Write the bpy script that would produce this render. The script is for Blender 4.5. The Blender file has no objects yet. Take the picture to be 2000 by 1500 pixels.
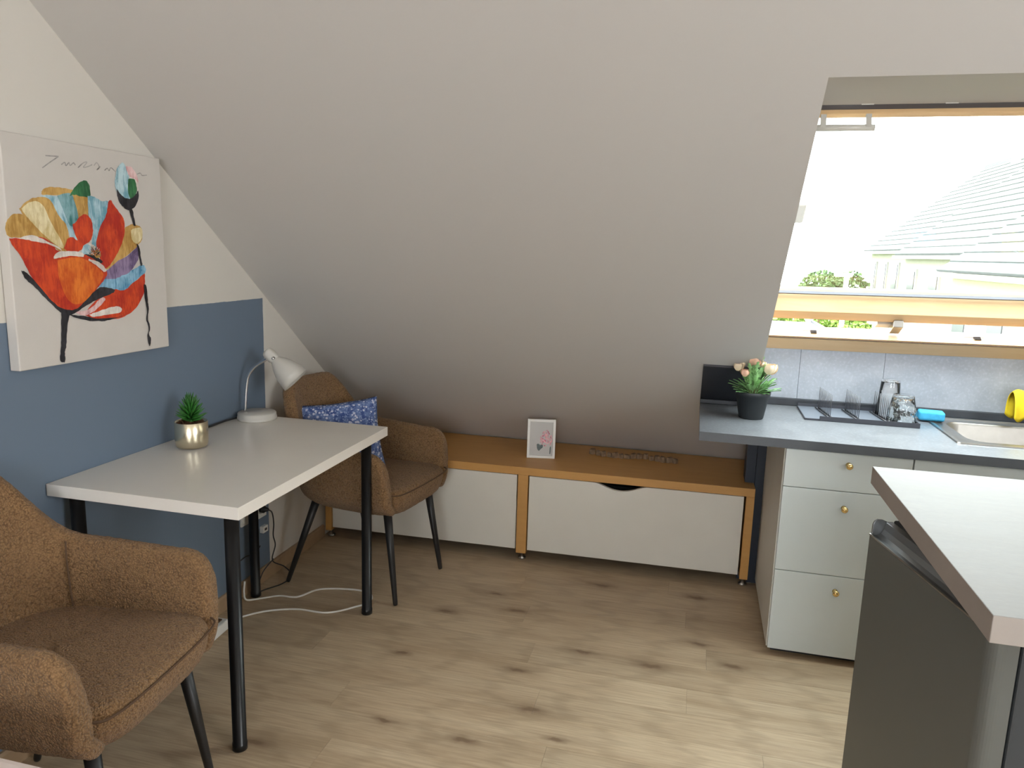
import bpy, bmesh, math, random
from mathutils import Vector, Matrix
from mathutils.geometry import tessellate_polygon
random.seed(7)
PI = math.pi
scene = bpy.context.scene
COL = scene.collection

# ------------------------------------------------------------------ camera, light, exposure
F, YAW, PITCH, ROLL = 1456.3, -0.2411, 0.1776, 0.0303
CAM = Vector((1.7016, -0.2519, 1.4032))
def cam_axes():
    cy, sy, cp, sp = math.cos(YAW), math.sin(YAW), math.cos(PITCH), math.sin(PITCH)
    w = Vector((sy*cp, cy*cp, -sp)); r = Vector((cy, -sy, 0)); u = r.cross(w)
    c, s = math.cos(ROLL), math.sin(ROLL)
    return c*r+s*u, -s*r+c*u, w
_r, _u, _w = cam_axes()
cd = bpy.data.cameras.new('camera'); cam = bpy.data.objects.new('camera', cd); COL.objects.link(cam)
m3 = Matrix((_r, _u, -_w)).transposed()
cam.matrix_world = Matrix.Translation(CAM) @ m3.to_4x4()
cd.sensor_width = 36; cd.lens = 36*F/2000; cd.clip_start = 0.02; cd.clip_end = 500
scene.camera = cam

world = bpy.data.worlds.new('overcast_sky'); scene.world = world; world.use_nodes = True
wn = world.node_tree; wn.nodes.clear()
wo = wn.nodes.new('ShaderNodeOutputWorld'); wb = wn.nodes.new('ShaderNodeBackground')
wb.inputs[0].default_value = (0.90, 0.96, 1.0, 1); wb.inputs[1].default_value = 15.0
wn.links.new(wb.outputs[0], wo.inputs[0])

XR_L = 4.4
def area(name, loc, rot, sx, sy, power, color, portal=False):
    l = bpy.data.lights.new(name, 'AREA'); l.shape = 'RECTANGLE'; l.size = sx; l.size_y = sy
    l.energy = power; l.color = color
    if portal: l.cycles.is_portal = True
    o = bpy.data.objects.new(name, l); COL.objects.link(o); o.location = loc; o.rotation_euler = rot
    return o
# daylight from the room's other windows, behind the camera (rear gable window)
area('rear_window_daylight', (1.9, -2.93, 1.45), (PI/2, 0, 0), 1.5, 1.2, 13, (1.0, 0.90, 0.77))
# and from the window in the right-hand wall, out of frame
area('side_window_daylight', (XR_L-0.03, -0.55, 1.55), (0, PI/2, 0), 1.1, 1.3, 19, (1.0, 0.92, 0.80))

scene.view_settings.view_transform = 'Standard'; scene.view_settings.look = 'None'
scene.view_settings.exposure = -0.14; scene.view_settings.gamma = 1.0
scene.view_settings.use_curve_mapping = False
scene.cycles.max_bounces = 10; scene.cycles.diffuse_bounces = 6; scene.cycles.transparent_max_bounces = 12
scene.cycles.sample_clamp_indirect = 6.0
scene.cycles.caustics_reflective = False; scene.cycles.caustics_refractive = False

# ------------------------------------------------------------------ node material helpers
class NT:
    def __init__(s, name):
        s.m = bpy.data.materials.new(name); s.m.use_nodes = True
        s.t = s.m.node_tree; s.p = s.t.nodes['Principled BSDF']; s.out = s.t.nodes['Material Output']
        s._tc = None
    def n(s, typ, **kw):
        nd = s.t.nodes.new(typ)
        for k, v in kw.items(): setattr(nd, k, v)
        return nd
    def l(s, a, b): s.t.links.new(a, b)
    def tc(s, which='Object'):
        if s._tc is None: s._tc = s.n('ShaderNodeTexCoord')
        return s._tc.outputs[which]
    def mapping(s, src, scale=(1,1,1), loc=(0,0,0), rot=(0,0,0)):
        mp = s.n('ShaderNodeMapping'); s.l(src, mp.inputs[0])
        mp.inputs['Scale'].default_value = scale; mp.inputs['Location'].default_value = loc; mp.inputs['Rotation'].default_value = rot
        return mp.outputs[0]
    def noise(s, vec, scale, detail=3, rough=0.5, dist=0.0):
        nd = s.n('ShaderNodeTexNoise'); s.l(vec, nd.inputs['Vector'])
        nd.inputs['Scale'].default_value = scale; nd.inputs['Detail'].default_value = detail
        nd.inputs['Roughness'].default_value = rough; nd.inputs['Distortion'].default_value = dist
        return nd.outputs[0]
    def voro(s, vec, scale, feature='F1', out='Distance'):
        nd = s.n('ShaderNodeTexVoronoi', feature=feature); s.l(vec, nd.inputs['Vector']); nd.inputs['Scale'].default_value = scale
        return nd.outputs[out]
    def ramp(s, fac, stops, interp='LINEAR'):
        nd = s.n('ShaderNodeValToRGB'); s.l(fac, nd.inputs[0]); cr = nd.color_ramp; cr.interpolation = interp
        while len(cr.elements) < len(stops): cr.elements.new(0.5)
        for e, (p, c) in zip(cr.elements, stops):
            e.position = p; e.color = (c[0], c[1], c[2], 1) if not isinstance(c, (int, float)) else (c, c, c, 1)
        return nd.outputs[0]
    def mix(s, fac, a, b, mode='MIX'):
        nd = s.n('ShaderNodeMix', data_type='RGBA', blend_type=mode)
        for sock, v in ((nd.inputs[0], fac), (nd.inputs[6], a), (nd.inputs[7], b)):
            if hasattr(v, 'is_linked') or hasattr(v, 'node'): s.l(v, sock)
            elif isinstance(v, (int, float)): sock.default_value = v
            else: sock.default_value = (v[0], v[1], v[2], 1)
        return nd.outputs[2]
    def math(s, op, a, b=None, c=None):
        nd = s.n('ShaderNodeMath', operation=op)
        for i, v in enumerate((a, b, c)):
            if v is None: continue
            if hasattr(v, 'node'): s.l(v, nd.inputs[i])
            else: nd.inputs[i].default_value = v
        return nd.outputs[0]
    def bump(s, h, strength=0.3, dist=0.002):
        nd = s.n('ShaderNodeBump'); s.l(h, nd.inputs['Height']); nd.inputs['Strength'].default_value = strength
        nd.inputs['Distance'].default_value = dist; s.l(nd.outputs[0], s.p.inputs['Normal'])
    def set(s, color=None, rough=None, metal=None, spec=None, **kw):
        if color is not None:
            if hasattr(color, 'node'): s.l(color, s.p.inputs['Base Color'])
            else: s.p.inputs['Base Color'].default_value = (*color, 1)
        if rough is not None:
            if hasattr(rough, 'node'): s.l(rough, s.p.inputs['Roughness'])
            else: s.p.inputs['Roughness'].default_value = rough
        if metal is not None: s.p.inputs['Metallic'].default_value = metal
        if spec is not None: s.p.inputs['Specular IOR Level'].default_value = spec
        for k, v in kw.items(): s.p.inputs[k.replace('_', ' ')].default_value = v
        return s.m

def simple(name, color, rough=0.5, metal=0.0, var=0.06, scale=8, spec=0.5, bump=0.0, bscale=200):
    n = NT(name)
    f = n.noise(n.tc(), scale, 4)
    c = n.mix(n.ramp(f, [(0.3, 0.0), (0.7, 1.0)]), tuple(x*(1-var) for x in color), tuple(min(1, x*(1+var)) for x in color))
    n.set(c, rough, metal, spec)
    if bump: n.bump(n.noise(n.tc(), bscale, 3), bump, 0.001)
    return n.m

M = {}
def wall_plaster(name, color):
    n = NT(name); f = n.noise(n.tc(), 1.3, 4)
    c = n.mix(f, tuple(x*0.97 for x in color), color)
    sm = n.ramp(n.noise(n.mapping(n.tc(), (1, 1, 1.6)), 3.7, 2), [(0.70, 0.0), (0.78, 1.0)])
    c = n.mix(n.math('MULTIPLY', sm, 0.10), c, tuple(x*0.75 for x in color))
    n.set(c, 0.75, spec=0.3); n.bump(n.noise(n.tc(), 160, 3), 0.12, 0.0008); return n.m
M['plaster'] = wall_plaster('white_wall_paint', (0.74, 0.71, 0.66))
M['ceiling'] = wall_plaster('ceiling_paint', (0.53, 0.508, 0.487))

def two_tone():
    n = NT('white_and_blue_wall_paint'); sx = n.n('ShaderNodeSeparateXYZ'); n.l(n.tc(), sx.inputs[0])
    wob = n.math('MULTIPLY', n.math('SUBTRACT', n.noise(n.tc(), 30, 2), 0.5), 0.004)
    a = n.math('LESS_THAN', n.math('ADD', sx.outputs[1], wob), 2.425)
    b = n.math('LESS_THAN', n.math('ADD', sx.outputs[2], wob), 1.183)
    f = n.noise(n.tc(), 1.7, 4)
    blue = n.mix(f, (0.135, 0.180, 0.245), (0.150, 0.198, 0.268))
    white = n.mix(f, (0.65, 0.615, 0.565), (0.68, 0.645, 0.595))
    n.set(n.mix(n.math('MULTIPLY', a, b), white, blue), 0.62, spec=0.35)
    n.bump(n.noise(n.tc(), 160, 3), 0.12, 0.0008); return n.m
M['wall_left'] = two_tone()

KN = [(0.874, 1.632), (0.567, 1.435), (1.13, 1.613), (1.387, 1.69), (1.283, 1.813), (1.392, 2.198), (1.792, 2.376), (1.628, 2.176), (1.905, 2.254), (1.192, 2.016), (0.779, 2.002), (1.092, 2.425), (0.823, 2.34), (0.976, 2.542), (1.384, 2.758), (1.78, 2.763)]
def laminate():
    n = NT('light_oak_laminate'); geo = n.n('ShaderNodeNewGeometry'); oi = n.n('ShaderNodeObjectInfo')
    pos = geo.outputs['Position']
    # each board: its own offset in the grain
    off = n.n('ShaderNodeCombineXYZ'); n.l(n.math('MULTIPLY', oi.outputs['Random'], 37.0), off.inputs[0]); n.l(n.math('MULTIPLY', oi.outputs['Random'], 11.0), off.inputs[1])
    ad = n.n('ShaderNodeVectorMath', operation='ADD'); n.l(pos, ad.inputs[0]); n.l(off.outputs[0], ad.inputs[1]); v = ad.outputs[0]
    big = n.noise(n.mapping(v, (0.9, 6, 1)), 1.6, 5, 0.6, 0.6)
    fine = n.noise(n.mapping(v, (2.0, 46, 1)), 3.0, 5, 0.65, 0.3)
    c = n.ramp(big, [(0.28, (0.41, 0.300, 0.190)), (0.48, (0.50, 0.380, 0.252)), (0.72, (0.59, 0.470, 0.325))])
    c = n.mix(n.ramp(fine, [(0.35, 0.45), (0.62, 0.0)]), c, (0.27, 0.185, 0.12))
    # wide faint cathedral veins
    wv = n.n('ShaderNodeTexWave', wave_type='RINGS', rings_direction='Y'); n.l(n.mapping(v, (0.55, 5.5, 1)), wv.inputs[0])
    wv.inputs['Scale'].default_value = 2.2; wv.inputs['Distortion'].default_value = 5; wv.inputs['Detail'].default_value = 3
    c = n.mix(n.math('MULTIPLY', n.ramp(wv.outputs[1], [(0.0, 1.0), (0.25, 0.0)]), 0.22), c, (0.23, 0.165, 0.105))
    tone = n.math('MULTIPLY_ADD', oi.outputs['Random'], 0.14, 0.93)
    tn = n.n('ShaderNodeCombineXYZ'); [n.l(tone, tn.inputs[i]) for i in range(3)]
    c = n.mix(1.0, c, tn.outputs[0], 'MULTIPLY')
    # knots
    wob = n.n('ShaderNodeVectorMath', operation='ADD'); n.l(pos, wob.inputs[0])
    nz = n.n('ShaderNodeTexNoise'); n.l(pos, nz.inputs['Vector']); nz.inputs['Scale'].default_value = 22
    sc = n.n('ShaderNodeVectorMath', operation='MULTIPLY_ADD'); n.l(nz.outputs[1], sc.inputs[0]); sc.inputs[1].default_value = (0.03, 0.03, 0); sc.inputs[2].default_value = (-0.015, -0.015, 0)
    n.l(sc.outputs[0], wob.inputs[1])
    tot = None; halo = None
    for i, (kx, ky) in enumerate(KN):
        s = 0.75+0.5*((i*37) % 10)/10
        mp = n.mapping(wob.outputs[0], (1/(0.044*s), 1/(0.015*s), 0), (-kx/(0.044*s), -ky/(0.015*s), 0))
        ln = n.n('ShaderNodeVectorMath', operation='LENGTH'); n.l(mp, ln.inputs[0])
        d = ln.outputs['Value']
        tot = d if tot is None else n.math('MINIMUM', tot, d)
    c = n.mix(n.ramp(n.math('DIVIDE', tot, 4.0), [(0.10, 0.85), (0.20, 0.50), (0.40, 0.18), (0.9, 0.0)]), c, (0.15, 0.088, 0.05))
    n.set(c, n.math('MULTIPLY_ADD', fine, 0.12, 0.36), spec=0.4)
    n.bump(fine, 0.10, 0.0006); return n.m
M['laminate'] = laminate()
M['joint'] = simple('dark_floor_joint', (0.10, 0.07, 0.045), 0.9)

def beech(name, a, b, rough=0.42):
    n = NT(name); v = n.mapping(n.tc(), (1.2, 9, 9)); f = n.noise(v, 4, 5, 0.6, 0.4)
    n.set(n.mix(f, a, b), rough, spec=0.45); n.bump(n.noise(n.mapping(n.tc(), (3, 60, 60)), 5, 3), 0.06, 0.0005); return n.m
M['beech'] = beech('orange_beech_veneer', (0.48, 0.245, 0.072), (0.60, 0.33, 0.110))
M['pine'] = beech('lacquered_pine', (0.70, 0.44, 0.21), (0.82, 0.60, 0.36), 0.35)
M['base_oak'] = beech('oak_baseboard', (0.33, 0.22, 0.13), (0.42, 0.29, 0.18), 0.5)
M['dark_oak'] = beech('dark_brown_wood', (0.10, 0.05, 0.025), (0.16, 0.085, 0.04), 0.5)
M['panel_white'] = simple('matt_white_melamine', (0.70, 0.67, 0.61), 0.45, var=0.015)
M['cab_white'] = simple('pale_grey_green_lacquer', (0.63, 0.69, 0.70), 0.35, var=0.015)
M['cab_side'] = simple('cabinet_side_melamine', (0.66, 0.65, 0.61), 0.5, var=0.02)
M['desk_white'] = simple('white_desk_foil', (0.74, 0.71, 0.655), 0.27, var=0.012)
M['desk_edge'] = simple('white_edge_band', (0.78, 0.74, 0.69), 0.4, var=0.01)
M['black_metal'] = simple('black_powder_coat', (0.007, 0.007, 0.008), 0.30, spec=0.35, var=0.2)
M['black_matt'] = simple('matt_black_steel', (0.010, 0.010, 0.011), 0.45, var=0.2)
M['black_plastic'] = simple('black_plastic', (0.012, 0.012, 0.014), 0.4)
M['white_plastic'] = simple('white_plastic', (0.78, 0.77, 0.74), 0.35, var=0.02)
M['white_cord'] = simple('white_cord_sheath', (0.80, 0.78, 0.74), 0.4, var=0.02)
M['chrome'] = simple('chrome', (0.75, 0.75, 0.76), 0.12, 1.0, var=0.02)
M['steel'] = simple('brushed_stainless_steel', (0.50, 0.49, 0.47), 0.30, 1.0, var=0.05, scale=30)
M['brass'] = simple('polished_brass', (0.80, 0.58, 0.25), 0.22, 1.0, var=0.03)
M['gold'] = simple('pale_brushed_gold', (0.78, 0.70, 0.52), 0.24, 1.0, var=0.03)
M['lamp_white'] = simple('pale_grey_lamp_enamel', (0.52, 0.50, 0.46), 0.35, var=0.02)
M['wire'] = simple('dark_grey_wire', (0.10, 0.10, 0.11), 0.35, 0.6)
M['blue_navy'] = simple('dark_navy_board', (0.022, 0.030, 0.048), 0.6)
M['soil'] = simple('brown_potting_chips', (0.10, 0.045, 0.02), 0.9, var=0.5, scale=90, bump=1.0, bscale=150)
M['seam'] = simple('dark_brown_stitching', (0.09, 0.05, 0.027), 0.95)
def boucle():
    n = NT('brown_boucle_fabric'); v = n.tc()
    d = n.n('ShaderNodeTexNoise'); n.l(v, d.inputs['Vector']); d.inputs['Scale'].default_value = 60
    w = n.n('ShaderNodeVectorMath', operation='MULTIPLY_ADD'); n.l(d.outputs[1], w.inputs[0]); w.inputs[1].default_value = (0.012,)*3; n.l(v, w.inputs[2])
    a = n.voro(w.outputs[0], 230); b = n.noise(v, 12, 4)
    c = n.ramp(a, [(0.0, (0.36, 0.215, 0.105)), (0.45, (0.25, 0.145, 0.069)), (0.9, (0.12, 0.065, 0.03))])
    c = n.mix(n.ramp(b, [(0.35, 0.25), (0.65, 0.0)]), c, (0.18, 0.10, 0.055))
    n.set(c, 0.95, spec=0.15, Sheen_Weight=0.12, Sheen_Roughness=0.5)
    n.bump(n.math('SUBTRACT', 1.0, a), 0.9, 0.004); return n.m
M['boucle'] = boucle()
def stone(name, a, b, rough, speck=0.0, stretch=(1, 1, 1)):
    n = NT(name); v = n.mapping(n.tc(), stretch)
    f = n.noise(v, 6, 6, 0.65, 0.5); g = n.noise(v, 90, 3)
    c = n.mix(n.ramp(f, [(0.3, 0.0), (0.7, 1.0)]), a, b)
    if speck: c = n.mix(n.math('MULTIPLY', n.ramp(g, [(0.5, 0.0), (0.7, 1.0)]), speck), c, tuple(min(1, x*1.8) for x in b))
    n.set(c, n.math('MULTIPLY_ADD', f, 0.12, rough-0.06), spec=0.5); n.bump(g, 0.08, 0.0005); return n.m
M['worktop'] = stone('anthracite_slate_worktop', (0.14, 0.148, 0.163), (0.20, 0.21, 0.23), 0.30, 0.3)
M['worktop_edge'] = stone('anthracite_shaded_edge', (0.075, 0.082, 0.095), (0.10, 0.11, 0.125), 0.45)  # same slate as the top; the edge's shade is darkened into the colour
M['upstand'] = stone('dark_upstand', (0.022, 0.024, 0.032), (0.038, 0.042, 0.052), 0.5)
M['splash'] = stone('blue_grey_stone_panel', (0.34, 0.37, 0.43), (0.45, 0.48, 0.55), 0.38, 0.15)
M['island'] = stone('pale_taupe_concrete_worktop', (0.24, 0.222, 0.212), (0.30, 0.28, 0.268), 0.55, 0.05, (1, 3, 1)); M['island'].node_tree.nodes['Principled BSDF'].inputs['Specular IOR Level'].default_value = 0.3
M['island_edge'] = stone('taupe_edge_band', (0.30, 0.265, 0.245), (0.35, 0.31, 0.285), 0.5)
M['fridge'] = simple('graphite_steel_door', (0.118, 0.124, 0.116), 0.42, 0.2, var=0.03, scale=3)
M['fridge_dark'] = simple('dark_grey_fridge_side', (0.035, 0.040, 0.045), 0.5, var=0.05)
M['grip'] = simple('grey_grip_trim', (0.20, 0.21, 0.22), 0.3, 0.5, var=0.03)
M['print_pink'] = simple('pink_print', (0.72, 0.36, 0.40), 0.5, var=0.3, scale=90)
M['print_rose'] = simple('rose_print', (0.52, 0.17, 0.24), 0.5, var=0.3, scale=90)
M['print_leaf'] = simple('grey_green_print', (0.10, 0.13, 0.13), 0.5, var=0.3, scale=60)
M['print_bg'] = simple('grey_paper', (0.52, 0.51, 0.50), 0.5, var=0.02)
M['canvas'] = simple('white_canvas', (0.60, 0.565, 0.53), 0.8, var=0.03, bump=0.3, bscale=700)
PAL = {'och': ((0.50, 0.27, 0.06), (0.66, 0.42, 0.14)), 'cre': ((0.75, 0.60, 0.28), (0.85, 0.76, 0.50)), 'blu': ((0.16, 0.42, 0.55), (0.52, 0.70, 0.76)),
  'blb': ((0.05, 0.25, 0.48), (0.30, 0.55, 0.72)), 'tea': ((0.03, 0.20, 0.20), (0.25, 0.45, 0.50)), 'gre': ((0.02, 0.13, 0.05), (0.06, 0.25, 0.10)), 'pur': ((0.13, 0.09, 0.20), (0.32, 0.24, 0.40)),
  'red': ((0.52, 0.025, 0.015), (0.70, 0.08, 0.02)), 'ora': ((0.72, 0.10, 0.015), (0.82, 0.22, 0.03)), 'whi': ((0.75, 0.68, 0.62), (0.85, 0.80, 0.75)), 'bla': ((0.012, 0.012, 0.016), (0.04, 0.04, 0.05)),
  'pin': ((0.70, 0.30, 0.32), (0.82, 0.60, 0.60)), 'sig': ((0.30, 0.28, 0.27), (0.42, 0.40, 0.38))}
for k, (a, b) in PAL.items():
    n = NT('paint_'+{'och': 'ochre', 'cre': 'cream', 'blu': 'light_blue', 'blb': 'blue', 'tea': 'teal', 'gre': 'green', 'pur': 'purple', 'red': 'red', 'ora': 'orange', 'whi': 'white', 'bla': 'black', 'pin': 'pink', 'sig': 'grey'}[k])
    f = n.noise(n.mapping(n.tc(), (1, 3.2, 0.7), rot=(0.35, 0, 0)), 26, 5, 0.7, 1.0)
    g = n.noise(n.tc(), 16, 3); f2 = n.math('MULTIPLY_ADD', g, 0.5, n.math('MULTIPLY', f, 0.5))
    n.set(n.mix(n.ramp(f2, [(0.42, 0.0), (0.58, 1.0)]), tuple(x*0.8 for x in a), b), 0.4); n.bump(n.noise(n.tc(), 140, 3), 0.4, 0.001); M['p_'+k] = n.m
def floral():
    n = NT('blue_floral_cotton'); v = n.tc()
    w = n.noise(v, 30, 2); a = n.voro(v, 62); b = n.voro(v, 105); g = n.noise(v, 45, 3)
    c = n.mix(n.ramp(g, [(0.40, 0.0), (0.6, 1.0)]), (0.05, 0.085, 0.24), (0.14, 0.20, 0.40))
    c = n.mix(n.ramp(b, [(0.28, 0.8), (0.40, 0.0)], 'LINEAR'), c, (0.30, 0.38, 0.60))
    c = n.mix(n.ramp(a, [(0.24, 0.95), (0.36, 0.0)]), c, (0.62, 0.64, 0.74))
    c = n.mix(n.ramp(a, [(0.06, 1.0), (0.11, 0.0)]), c, (0.10, 0.12, 0.35))
    n.set(c, 0.85, spec=0.2); n.bump(n.noise(v, 400, 2), 0.2, 0.0005); return n.m
M['floral'] = floral()
M['sponge'] = simple('light_blue_sponge', (0.06, 0.42, 0.72), 0.9, var=0.1, scale=60, bump=0.6, bscale=300)
M['towel'] = simple('yellow_microfibre', (0.80, 0.58, 0.02), 0.95, var=0.08, scale=30, bump=0.6, bscale=500)
M['succulent'] = simple('dark_green_succulent', (0.025, 0.14, 0.018), 0.45, var=0.35, scale=40)
M['leaf'] = simple('mid_green_leaf', (0.25, 0.47, 0.19), 0.55, var=0.35, scale=60)
M['stem'] = simple('red_brown_stem', (0.20, 0.13, 0.07), 0.7)
M['bloom'] = simple('peach_petal', (0.86, 0.52, 0.38), 0.6, var=0.12, scale=60)
M['bloom_pale'] = simple('cream_petal', (0.88, 0.72, 0.52), 0.6, var=0.1, scale=60)
M['black_pot'] = simple('matt_black_pot', (0.022, 0.026, 0.030), 0.55, var=0.1)
M['rack'] = simple('grey_blue_rack_tray', (0.16, 0.18, 0.22), 0.42, var=0.04)
M['rack_rim'] = simple('dark_rack_rim', (0.040, 0.042, 0.055), 0.45)
M['drift'] = simple('weathered_driftwood', (0.24, 0.16, 0.10), 0.9, var=0.35, scale=60, bump=0.5)
M['bed'] = simple('pale_pink_bedspread', (0.78, 0.66, 0.62), 0.9, var=0.05, scale=20, bump=0.4, bscale=60)
M['mirrorgrey'] = simple('grey_metal_seal', (0.10, 0.10, 0.115), 0.4, 0.4)
def glass_thick(name):
    n = NT(name); n.set((1, 1, 1), 0.0, Transmission_Weight=1.0, IOR=1.45); return n.m
M['glass'] = glass_thick('clear_drinking_glass')
def dimple_glass():
    n = NT('dimpled_glass'); n.set((0.97, 1, 1), 0.0, Transmission_Weight=1.0, IOR=1.45)
    n.bump(n.voro(n.tc(), 75, 'SMOOTH_F1'), 0.6, 0.006); return n.m
M['glass_dimple'] = dimple_glass()
def pane():
    n = NT('window_glass'); t = n.n('ShaderNodeBsdfTransparent'); g = n.n('ShaderNodeBsdfGlossy'); g.inputs['Roughness'].default_value = 0.01
    lw = n.n('ShaderNodeLayerWeight'); lw.inputs[0].default_value = 0.5; fr = n.math('MULTIPLY_ADD', n.math('POWER', lw.outputs[1], 5.0), 0.85, 0.04); mx = n.n('ShaderNodeMixShader')
    n.l(fr, mx.inputs[0]); n.l(t.outputs[0], mx.inputs[1]); n.l(g.outputs[0], mx.inputs[2]); n.l(mx.outputs[0], n.out.inputs[0])
    t.inputs[0].default_value = (0.95, 0.98, 0.96, 1); return n.m
M['pane'] = pane()
# outdoors
M['grass'] = simple('mown_grass', (0.17, 0.25, 0.06), 0.9, var=0.3, scale=1.5)
M['render'] = simple('cream_house_render', (0.30, 0.275, 0.22), 0.85, var=0.05)
M['tile'] = simple('grey_roof_tile', (0.085, 0.088, 0.088), 0.8, var=0.12, scale=3)
M['far_window'] = simple('dark_house_window', (0.05, 0.055, 0.06), 0.3)
M['hedge'] = simple('hedge_leaves', (0.12, 0.18, 0.07), 0.85, var=0.5, scale=3, bump=0.8, bscale=8)
M['hedge_light'] = simple('light_shrub_leaves', (0.20, 0.30, 0.06), 0.85, var=0.5, scale=3, bump=0.8, bscale=8)
M['flat_roof'] = simple('pale_flat_roof', (0.30, 0.28, 0.26), 0.8)
M['asphalt'] = simple('pale_asphalt', (0.16, 0.16, 0.16), 0.9)
M['car'] = simple('dark_blue_car_paint', (0.03, 0.045, 0.08), 0.25)

# ------------------------------------------------------------------ mesh helpers
def link(name, me, mat, parent=None, smooth=False, bevel=0, seg=2, loc=None, rot=None):
    if mat is not None and not me.materials: me.materials.append(mat)
    if smooth:
        for p in me.polygons: p.use_smooth = True
    o = bpy.data.objects.new(name, me); COL.objects.link(o)
    if parent: o.parent = parent
    if loc is not None: o.location = loc
    if rot is not None: o.rotation_euler = rot
    if bevel:
        b = o.modifiers.new('bevel', 'BEVEL'); b.width = bevel; b.segments = seg; b.limit_method = 'ANGLE'; b.angle_limit = 0.7
    return o
def mesh(verts, faces):
    me = bpy.data.meshes.new('m'); me.from_pydata([tuple(v) for v in verts], [], faces)
    bm = bmesh.new(); bm.from_mesh(me); bmesh.ops.recalc_face_normals(bm, faces=bm.faces); bm.to_mesh(me); bm.free()
    me.update(); return me
def boxv(x0, y0, z0, x1, y1, z1):
    return [(x0,y0,z0),(x1,y0,z0),(x1,y1,z0),(x0,y1,z0),(x0,y0,z1),(x1,y0,z1),(x1,y1,z1),(x0,y1,z1)]
BF = [(0,3,2,1),(4,5,6,7),(0,1,5,4),(1,2,6,5),(2,3,7,6),(3,0,4,7)]
def join(parts):
    V, Fc = [], []
    for v, f in parts:
        b = len(V); V += list(v); Fc += [tuple(i+b for i in q) for q in f]
    return V, Fc
def box(name, a, b, mat, parent=None, bevel=0.0, **kw):
    return link(name, mesh(boxv(*a, *b), BF), mat, parent, bevel=bevel, **kw)
def hexa(name, v8, mat, parent=None, **kw): return link(name, mesh(v8, BF), mat, parent, **kw)
def boxes(name, lst, mat, parent=None, **kw):
    V, Fc = join([(boxv(*a, *b), BF) for a, b in lst]); return link(name, mesh(V, Fc), mat, parent, **kw)
def lathe_vf(prof, n=32, cap=True):
    V, Fc = [], []
    for r, z in prof:
        for i in range(n): V.append((r*math.cos(2*PI*i/n), r*math.sin(2*PI*i/n), z))
    for j in range(len(prof)-1):
        for i in range(n):
            k = (i+1) % n; Fc.append((j*n+i, j*n+k, (j+1)*n+k, (j+1)*n+i))
    if cap:
        if prof[0][0] > 1e-6: Fc.append(tuple(range(n))[::-1])
        if prof[-1][0] > 1e-6: Fc.append(tuple(range((len(prof)-1)*n, len(prof)*n)))
    return V, Fc
def lathe(name, prof, mat, parent=None, n=32, cap=True, axis=None, org=(0,0,0), **kw):
    V, Fc = lathe_vf(prof, n, cap)
    if axis is not None:
        q = Vector(axis).normalized().to_track_quat('Z', 'Y').to_matrix(); V = [q @ Vector(v) for v in V]
    V = [Vector(v)+Vector(org) for v in V]
    return link(name, mesh(V, Fc), mat, parent, smooth=kw.pop('smooth', True), **kw)
def cr(P, k=8):
    P = [Vector(p) for p in P]; out = []
    Q = [P[0]*2-P[1]]+P+[P[-1]*2-P[-2]]
    for i in range(1, len(Q)-2):
        a, b, c, d = Q[i-1:i+3]
        for j in range(k):
            t = j/k; out.append(0.5*((2*b)+(c-a)*t+(2*a-5*b+4*c-d)*t*t+(3*b-a-3*c+d)*t**3))
    out.append(P[-1]); return out
def tube_vf(P, r, n=10, caps=True):
    P = [Vector(p) for p in P]; V, Fc = [], []; up = None
    for i, p in enumerate(P):
        t = (P[min(i+1, len(P)-1)]-P[max(i-1, 0)]).normalized()
        if up is None: up = t.orthogonal().normalized()
        up = (up-t*up.dot(t)).normalized(); s = t.cross(up)
        rr = r[i] if isinstance(r, (list, tuple)) else r
        for k in range(n):
            a = 2*PI*k/n; V.append(p+(up*math.cos(a)+s*math.sin(a))*rr)
    for i in range(len(P)-1):
        for k in range(n):
            q = (k+1) % n; Fc.append((i*n+k, i*n+q, (i+1)*n+q, (i+1)*n+k))
    if caps: Fc.append(tuple(range(n))[::-1]); Fc.append(tuple(range((len(P)-1)*n, len(P)*n)))
    return V, Fc
def tube(name, P, r, mat, parent=None, n=10, smoothpath=True, k=8, **kw):
    PP = cr(P, k) if smoothpath else P
    V, Fc = tube_vf(PP, r, n); return link(name, mesh(V, Fc), mat, parent, smooth=True, **kw)
def prism(name, pts, axis, a, b, mat, parent=None, **kw):
    """polygon pts (2-D) extruded along axis 'x','y' or 'z' from a to b"""
    def P(u, v, w): return {'x': (w, u, v), 'y': (u, w, v), 'z': (u, v, w)}[axis]
    n = len(pts); V = [P(u, v, a) for u, v in pts]+[P(u, v, b) for u, v in pts]
    tri = tessellate_polygon([[Vector((u, v, 0)) for u, v in pts]])
    Fc = [tuple(t) for t in tri]+[tuple(i+n for i in t)[::-1] for t in tri]
    Fc += [(i, (i+1) % n, (i+1) % n+n, i+n) for i in range(n)]
    return link(name, mesh(V, Fc), mat, parent, **kw)
def empty(name, loc=(0,0,0), rz=0):
    o = bpy.data.objects.new(name, None); COL.objects.link(o); o.location = loc; o.rotation_euler = (0, 0, rz); o.empty_display_size = 0.05; return o
def tag(o, label=None, cat=None, group=None, kind=None):
    if label: o['label'] = label
    if cat: o['category'] = cat
    if group: o['group'] = group
    if kind: o['kind'] = kind
    return o
def kids(o): return [c for c in bpy.data.objects if c.parent == o]
def copy_tree(o, parent=None):
    c = o.copy(); COL.objects.link(c); c.parent = parent
    for ch in kids(o): copy_tree(ch, c)
    return c

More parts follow.
